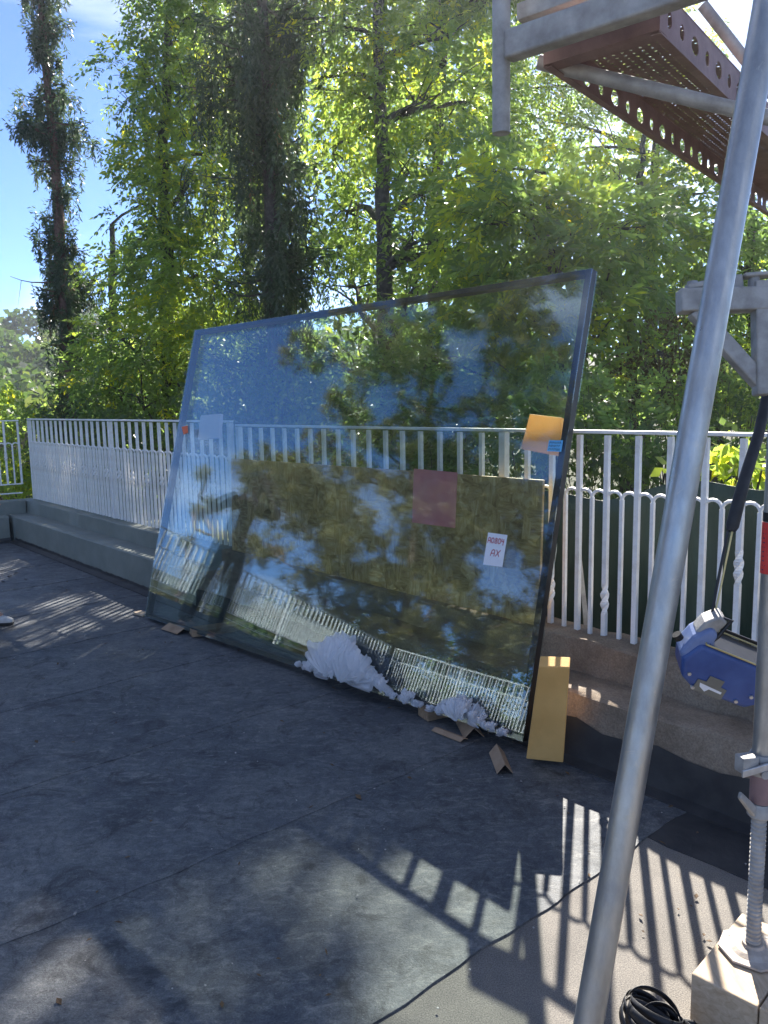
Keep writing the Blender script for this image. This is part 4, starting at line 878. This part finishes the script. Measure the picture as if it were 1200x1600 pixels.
tb = MB().box(ST+sb*.33+sa*.16+UP*2.86, sb*.25, sa*.006, UP*.12).build('toe_board', M['oxide']); tag(tb, 'red-oxide toe board standing on the transom above the deck end', 'toe board')

# ================================================================== blue tool hanging from its strap
tool = thing('hanging_tool', 'blue metal tool body with grey name plate hanging beside the scaffold standard', 'tool')
TZ = 2.32; tc = at(1128, 1030, TZ); ang = R(22)
tx = (cR2*math.cos(ang)-cU2*math.sin(ang)); ty = (cU2*math.cos(ang)+cR2*math.sin(ang)); tzv = -cF                # right, up, towards the camera
tilt = Quaternion(tx, R(25)); ty = tilt @ ty; tzv = tilt @ tzv
def TP(x, y, z): return tc+tx*x+ty*y+tzv*z
def tpoly(nm, poly, z0, z1, m, bev=.006): 
    return MB().prism([TP(x, y, z0) for x, y in poly], tzv*(z1-z0)).build(nm, M[m], tool, bevel=bev, seg=3)
tpoly('body', [(-.10, .045), (.14, .045), (.142, -.07), (.11, -.098), (-.05, -.10), (-.10, -.075), (-.125, -.02)], -.06, .055, 'blue', .014)
tpoly('shoulder', [(-.135, -.02), (-.085, -.045), (-.055, .02), (-.065, .085), (-.095, .10), (-.125, .05)], -.045, .045, 'blue_pale', .02)
tpoly('shoulder_cap', [(-.122, .058), (-.07, .075), (-.058, .125), (-.085, .138), (-.115, .10)], -.03, .03, 'galv_dull', .008)
# opening on top: dark tray with brass rim
MB().hexa([TP(-.085, .0455, .05), TP(.125, .0455, .05), TP(.125, .0455, -.055), TP(-.085, .0455, -.055), TP(-.085, .049, .05), TP(.125, .049, .05), TP(.125, .052, -.055), TP(-.085, .052, -.055)]).build('tray', M['black'], tool)
for a, b in (((-.088, .05, .053), (.128, .05, .053)), ((-.088, .055, -.057), (.128, .055, -.057)), ((-.088, .05, .053), (-.088, .055, -.057))):
    MB().tube([TP(*a), TP(*b)], .0028, 6).build('rim', M['brass'], tool)
tpoly('tray_wall', [(-.09, .05), (.13, .05), (.13, .066), (-.09, .066)], -.066, -.060, 'black', .001)
pl = tpoly('name_plate', [(-.055, -.098), (.035, -.098), (.035, -.06), (.015, -.058), (.015, -.036), (-.03, -.036), (-.03, -.058), (-.055, -.06)], .0552, .0585, 'plate', .001)
lg = MB(); 
lg.prism([TP(x, y, .0586) for x, y in ((-.045, -.068), (.025, -.072), (.025, -.079), (-.012, -.078), (-.02, -.090), (-.04, -.080))], tzv*.0006); lg.build('emblem', M['paper'], pl)
for x, y in ((-.085, -.055), (-.055, -.092), (.075, -.082), (.105, -.05)): MB().tube([TP(x, y, .052), TP(x, y, .061)], .0055, 10).build('bolt', M['silver'], tool, smooth=True)
MB().tube([TP(-.14, .01, 0), TP(-.155, .02, 0)], .014, 12).build('knob', M['black'], tool, smooth=True)
hk = [TP(-.075, .13, .02), TP(-.05, .135, .02), TP(-.062, .075, .03), TP(-.078, .05, .04)]
MB().tube(hk, .006, 8).build('hook', M['black'], tool, smooth=True)
strap = thing('strap', 'black padded sleeve and thin doubled strap holding up the blue tool', 'strap')
s0 = TP(-.078, .05, .03); s1 = at(1142, 830, TZ-.01); s2 = at(1160, 760, TZ); s3 = at(1185, 680, TZ+.02); s4 = at(1198, 620, TZ+.02); s5 = at(1210, 520, TZ+.02)
for k, m_ in ((-.008, 'black_strap'), (.004, 'brass')):
    off = cR2*k; MB().tube([s0+off*.4, s0.lerp(s1, .5)+off, s1+off], .0042 if m_ != 'brass' else .0028, 6).build('cord', M[m_], strap, smooth=True)
MB().tube([s1+(s1-s2)*.0, s1.lerp(s2, .12), s2, s3, s4, s5], [.013, .019, .0175, .016, .015, .013], 12).build('sleeve', M['black_strap'], strap, smooth=True)

# coil of black strapping on the floor
cl = thing('strap_coil', 'tangled coil of flat black strapping on the floor by the timber pad', 'strapping')
cc = gpt(1022, 1642)
for i in range(13):
    r1 = random.uniform(.05, .085); tiltv = Vector((random.uniform(-.5, .5), random.uniform(-.5, .5), 1)).normalized(); xa = tiltv.orthogonal().normalized(); ya = tiltv.cross(xa); c = cc+Vector((random.uniform(-.02, .02), random.uniform(-.02, .02), +.035+.006*i)); mb = MB(); ph = random.uniform(0, 6)
    ra = random.uniform(.75, 1.1); V_ = []
    for k in range(33):
        a = ph+2*math.pi*k/32*random.choice((1,)); p = c+xa*math.cos(a)*r1*ra+ya*math.sin(a)*r1; p.z = max(p.z, .018); V_ += [p-tiltv*.0105, p+tiltv*.0105]
    mb.v = V_; mb.f = [(2*k, 2*k+1, 2*k+3, 2*k+2) for k in range(32)]
    o = mb.build('loop', M['black_strap'], cl, smooth=True); o.modifiers.new('S', 'SOLIDIFY').thickness = .0012
mb = MB(); tail = [cc+Vector((.06, .03, .06)), cc+Vector((.11, .03, .05)), cc+Vector((.125, .0, .03)), cc+Vector((.11, -.04, .014)), cc+Vector((.13, -.09, .013))]
mb.tube(tail, .006, 5).build('loop', M['black_strap'], cl, smooth=True)

# ================================================================== the person at the left edge (mirrored in the pane)
def person(label, loc, rz):
    root = thing('person', label, 'person'); root.location = loc; root.rotation_euler = (0, 0, rz); root.scale = (.95, .95, .95)
    V = {}; E = []
    def vx(k, p, r, ry=None): V[k] = (p, r, ry or r)
    def ed(*ks):
        for a, b in zip(ks[:-1], ks[1:]): E.append((a, b))
    vx('pel', (0, 0, .95), .125, .15); vx('wai', (.01, 0, 1.10), .10, .125); vx('che', (.01, 0, 1.28), .115, .15); vx('nb', (-.005, 0, 1.43), .07, .08); vx('nk', (.015, 0, 1.50), .052); vx('jaw', (.045, 0, 1.565), .066, .06); vx('hd', (.035, 0, 1.635), .088, .076); vx('tp', (.022, 0, 1.70), .07, .062)
    vx('nose', (.128, 0, 1.612), .014); ed('pel', 'wai', 'che', 'nb', 'nk', 'jaw', 'hd', 'tp'); ed('hd', 'nose')
    arms = {-1: [(.0, -.175, 1.40), (.14, -.34, 1.36), (.19, -.16, 1.55), (.165, -.085, 1.645)], 1: [(.0, .175, 1.40), (-.08, .40, 1.17), (.08, .215, 1.03), (.13, .15, 1.0)]}
    for s, A in arms.items():
        for i, (p, r) in enumerate(zip(A, (.058, .042, .029, .03))): vx(('a', s, i), p, r)
        ed('nb', ('a', s, 0), ('a', s, 1), ('a', s, 2), ('a', s, 3))
        h, wv_ = Vector(A[3]), (Vector(A[3])-Vector(A[2])).normalized(); sd = wv_.cross(Vector((1, 0, .2))).normalized()
        for f in range(4):
            b = h+sd*(f-1.5)*.019; l = (.07, .08, .076, .06)[f]; vx(('f', s, f, 0), b+wv_*.025, .0095); vx(('f', s, f, 1), b+wv_*(.025+l*.55)+Vector((-.006, 0, .0)), .0085); vx(('f', s, f, 2), b+wv_*(.025+l)+Vector((-.02, 0, -.005)), .007)
            ed(('a', s, 3), ('f', s, f, 0), ('f', s, f, 1), ('f', s, f, 2))
        q = Vector(A[2]).lerp(h, .6); vx(('t', s, 0), q-sd*.035, .011); vx(('t', s, 1), q-sd*.055+wv_*.035, .009); ed(('a', s, 3), ('t', s, 0), ('t', s, 1))
    legs = {}
    for s in (-1, 1):
        legs[s] = [(0, .095*s, .88), (.03, .13*s, .50), (-.01, .15*s, .10), (.10, .155*s, .045)]
        for i, (p, r) in enumerate(zip(legs[s], (.088, .058, .038, .035))): vx(('l', s, i), p, r)
        ed('pel', ('l', s, 0), ('l', s, 1), ('l', s, 2), ('l', s, 3))
    def skin(name, keys, m, grow=0, rootk=None, flare=None):
        ks = [k for k in V if k in keys]; idx = {k: i for i, k in enumerate(ks)}; me = bpy.data.meshes.new(name)
        me.from_pydata([tuple(V[k][0]) for k in ks], [(idx[a], idx[b]) for a, b in E if a in idx and b in idx], []); me.materials.append(m)
        o = bpy.data.objects.new(name, me); col.objects.link(o); o.parent = root; sm = o.modifiers.new('Skin', 'SKIN'); sm.use_smooth_shade = True
        for k in ks:
            sv = me.skin_vertices[0].data[idx[k]]; g_ = grow+(flare.get(k, 0) if flare else 0); sv.radius = (V[k][1]+g_, V[k][2]+g_); sv.use_root = (k == rootk)
        sub = o.modifiers.new('Sub', 'SUBSURF'); sub.levels = 2; sub.render_levels = 2; return o
    body = skin('body', set(V), M['skin'], 0, 'pel')
    tors = {'pel', 'wai', 'che', 'nb'}|{('a', s, i) for s in (-1, 1) for i in (0, 1)}
    save = dict(V)
    for s in (-1, 1):                                    # short sleeves end above the elbow
        a, b = Vector(V[('a', s, 0)][0]), Vector(V[('a', s, 1)][0]); V[('a', s, 1)] = (tuple(a.lerp(b, .72)), .052, .052)
    skin('shirt', tors, M['shirt'], .016, 'pel', {('a', -1, 1): .004, ('a', 1, 1): .004, 'nb': -.004})
    V.update(save)
    skin('trousers', {'pel', 'wai'}|{('l', s, i) for s in (-1, 1) for i in (0, 1, 2)}, M['trousers'], .022, 'pel', {('l', -1, 2): .02, ('l', 1, 2): .02, 'wai': -.012})
    # hair: a cap over skull and nape
    mb = MB(); K, J = 20, 12
    for j in range(J+1):
        ph = math.pi*j/J*.74
        for i in range(K):
            a = 2*math.pi*i/K; x, y, z = math.sin(ph)*math.cos(a), math.sin(ph)*math.sin(a), math.cos(ph); fr = max(0, math.cos(a)); cut = -.08 if fr > .35 else -1
            zz = max(z, .32) if fr > .35 else z; s_ = 1+.05*math.sin(5*a+3*ph)
            mb.v.append(Vector((.018+x*.105*s_*(.93 if fr > .35 else 1), y*.098*s_, 1.645+zz*.118-(.07 if (fr <= .35 and z < -.2) else 0))))
    for j in range(J):
        for i in range(K): mb.f.append((j*K+i, j*K+(i+1) % K, (j+1)*K+(i+1) % K, (j+1)*K+i))
    o = mb.build('hair', M['hair'], root, smooth=True); o.modifiers.new('S', 'SOLIDIFY').thickness = .012
    for s in (-1, 1):
        eo = MB().lathe([(.001, -.009), (.008, -.005), (.010, 0), (.008, .005), (.001, .009)], (0, 0, 0), 10).build('eye', M['eye'], root, smooth=True); eo.location = (.105, s*.031, 1.645)
        eo = MB().lathe([(.002, -.028), (.012, -.018), (.014, .008), (.009, .024), (.002, .028)], (0, 0, 0), 10).build('ear', M['skin'], root, smooth=True); eo.location = (.03, s*.086, 1.625)
    mo = MB().box((.113, 0, 1.572), (.006, 0, 0), (0, .02, 0), (0, 0, .005)).build('mouth', mat_noisy('lips', (.40, .15, .13), (.45, .18, .15), 10, .5, 0), root, bevel=.003)
    for s in (-1, 1):
        ax_, ay = -.015, .15*s; mb = MB(); rings = [(-.075, .030, .075), (-.06, .036, .085), (-.01, .040, .085), (.05, .044, .070), (.10, .048, .052), (.15, .044, .040), (.185, .030, .030), (.2, .012, .020)]
        for (x, hw, h) in rings:
            for k in range(12):
                a = 2*math.pi*k/12; y = math.cos(a)*hw; z = max(0, math.sin(a))*h+.022 if math.sin(a) > 0 else .016; mb.v.append(Vector((ax_+x, ay+y, z)))
        for i in range(len(rings)-1):
            for k in range(12): mb.f.append((i*12+k, i*12+(k+1) % 12, (i+1)*12+(k+1) % 12, (i+1)*12+k))
        mb.f.append(tuple(range(12))); mb.f.append(tuple((len(rings)-1)*12+k for k in reversed(range(12))))
        sh = mb.build('shoe', M['shoe'], root, smooth=True)
        sl_ = MB(); P_ = [(ax_+x, ay+hw*1.06) for x, hw, h in rings]+[(ax_+x, ay-hw*1.06) for x, hw, h in reversed(rings)]
        sl_.prism([Vector((x, y, .0)) for x, y in P_], (0, 0, .02)).build('sole', M['sole'], sh, bevel=.003)
        for q in range(4): MB().tube([(ax_+.05+q*.022, ay-.018, .092-.010*q), (ax_+.05+q*.022, ay, .099-.010*q), (ax_+.05+q*.022, ay+.018, .092-.010*q)], .003, 5).build('lace', M['paper'], sh)
    return root
sp_ = gpt(16, 990)
person('person in dark top and black trousers, hand at forehead, pale sneaker at left edge', (sp_.x-.27, sp_.y+.10, .009), R(-6)); bpy.context.view_layer.update()

# ================================================================== litter on the floor
mb = MB()
for i in range(230):
    t = random.uniform(-.6, 8); of = random.uniform(.45, 3.2); s = random.uniform(.0015, .004)*(2 if random.random() < .08 else 1); p = RP(t, of, .0105)
    a = random.uniform(0, 6.28); x = Vector((math.cos(a), math.sin(a), random.uniform(-.2, .2)))*s; y = Vector((-math.sin(a), math.cos(a), 0))*s*random.uniform(.4, 1); mb.box(p+UP*s*.3, x, y, UP*s*.35)
o = mb.build('grit', mat_noisy('pale_grit', (.22, .21, .19), (.5, .48, .45), 20, .8, 0)); tag(o, 'pale grit and crumbs scattered over the dark felt', 'grit', kind='stuff')
mb = MB()
for (x, y, s) in ((1088, 1400, .012), (1100, 1460, .008), (1060, 1420, .006), (972, 1402, .007), (1080, 1415, .005), (640, 1215, .012), (1005, 1455, .005), (1108, 1470, .009), (1090, 1300, .005), (920, 1330, .006), (560, 1245, .02), (40, 905, .03), (15, 900, .03), (25, 895, .02), (5, 908, .03)):
    p = gpt(x, y, .012); a = random.uniform(0, 6.28); X = Vector((math.cos(a), math.sin(a), .2))*s; Y = Vector((-math.sin(a), math.cos(a), .1))*s*.6
    mb.quad(p-X, p-Y+UP*s*.3, p+X, p+Y); 
for i in range(170):
    p = RP(random.uniform(-.4, 8.5), .4+2.9*random.random()**1.4, .011); a = random.uniform(0, 6.28); q_ = random.uniform(.004, .016); X = Vector((math.cos(a), math.sin(a), random.uniform(0, .3)))*q_; Y = Vector((-math.sin(a), math.cos(a), .1))*q_*random.uniform(.15, .6)
    mb.quad(p-X, p-Y+UP*q_*.2, p+X, p+Y)
o = mb.build('dry_leaves', mat_noisy('dry_leaf', (.07, .04, .02), (.16, .10, .05), 20, .8, 0)); o.modifiers.new('S', 'SOLIDIFY').thickness = .0015; tag(o, 'dry brown leaf scraps and splinters lying about the terrace floor', 'leaf litter', kind='stuff')

# ================================================================== thin volume added to stand in for lens glare towards the sun
hz = MB().abox(-605, 605, -605, 605, -8, 21.5).build('glare_haze', None); hm = bpy.data.materials.new('glare_haze'); hm.use_nodes = True; hm.node_tree.nodes.clear()
pv = hm.node_tree.nodes.new('ShaderNodeVolumePrincipled'); pv.inputs['Color'].default_value = (.93, .96, 1, 1); pv.inputs['Density'].default_value = .00105; pv.inputs['Anisotropy'].default_value = .72
ho = hm.node_tree.nodes.new('ShaderNodeOutputMaterial'); hm.node_tree.links.new(pv.outputs[0], ho.inputs['Volume']); hz.data.materials.append(hm)
tag(hz, 'thin pale veil in the backlit air, added to stand in for lens glare', 'glare_haze', kind='stuff')
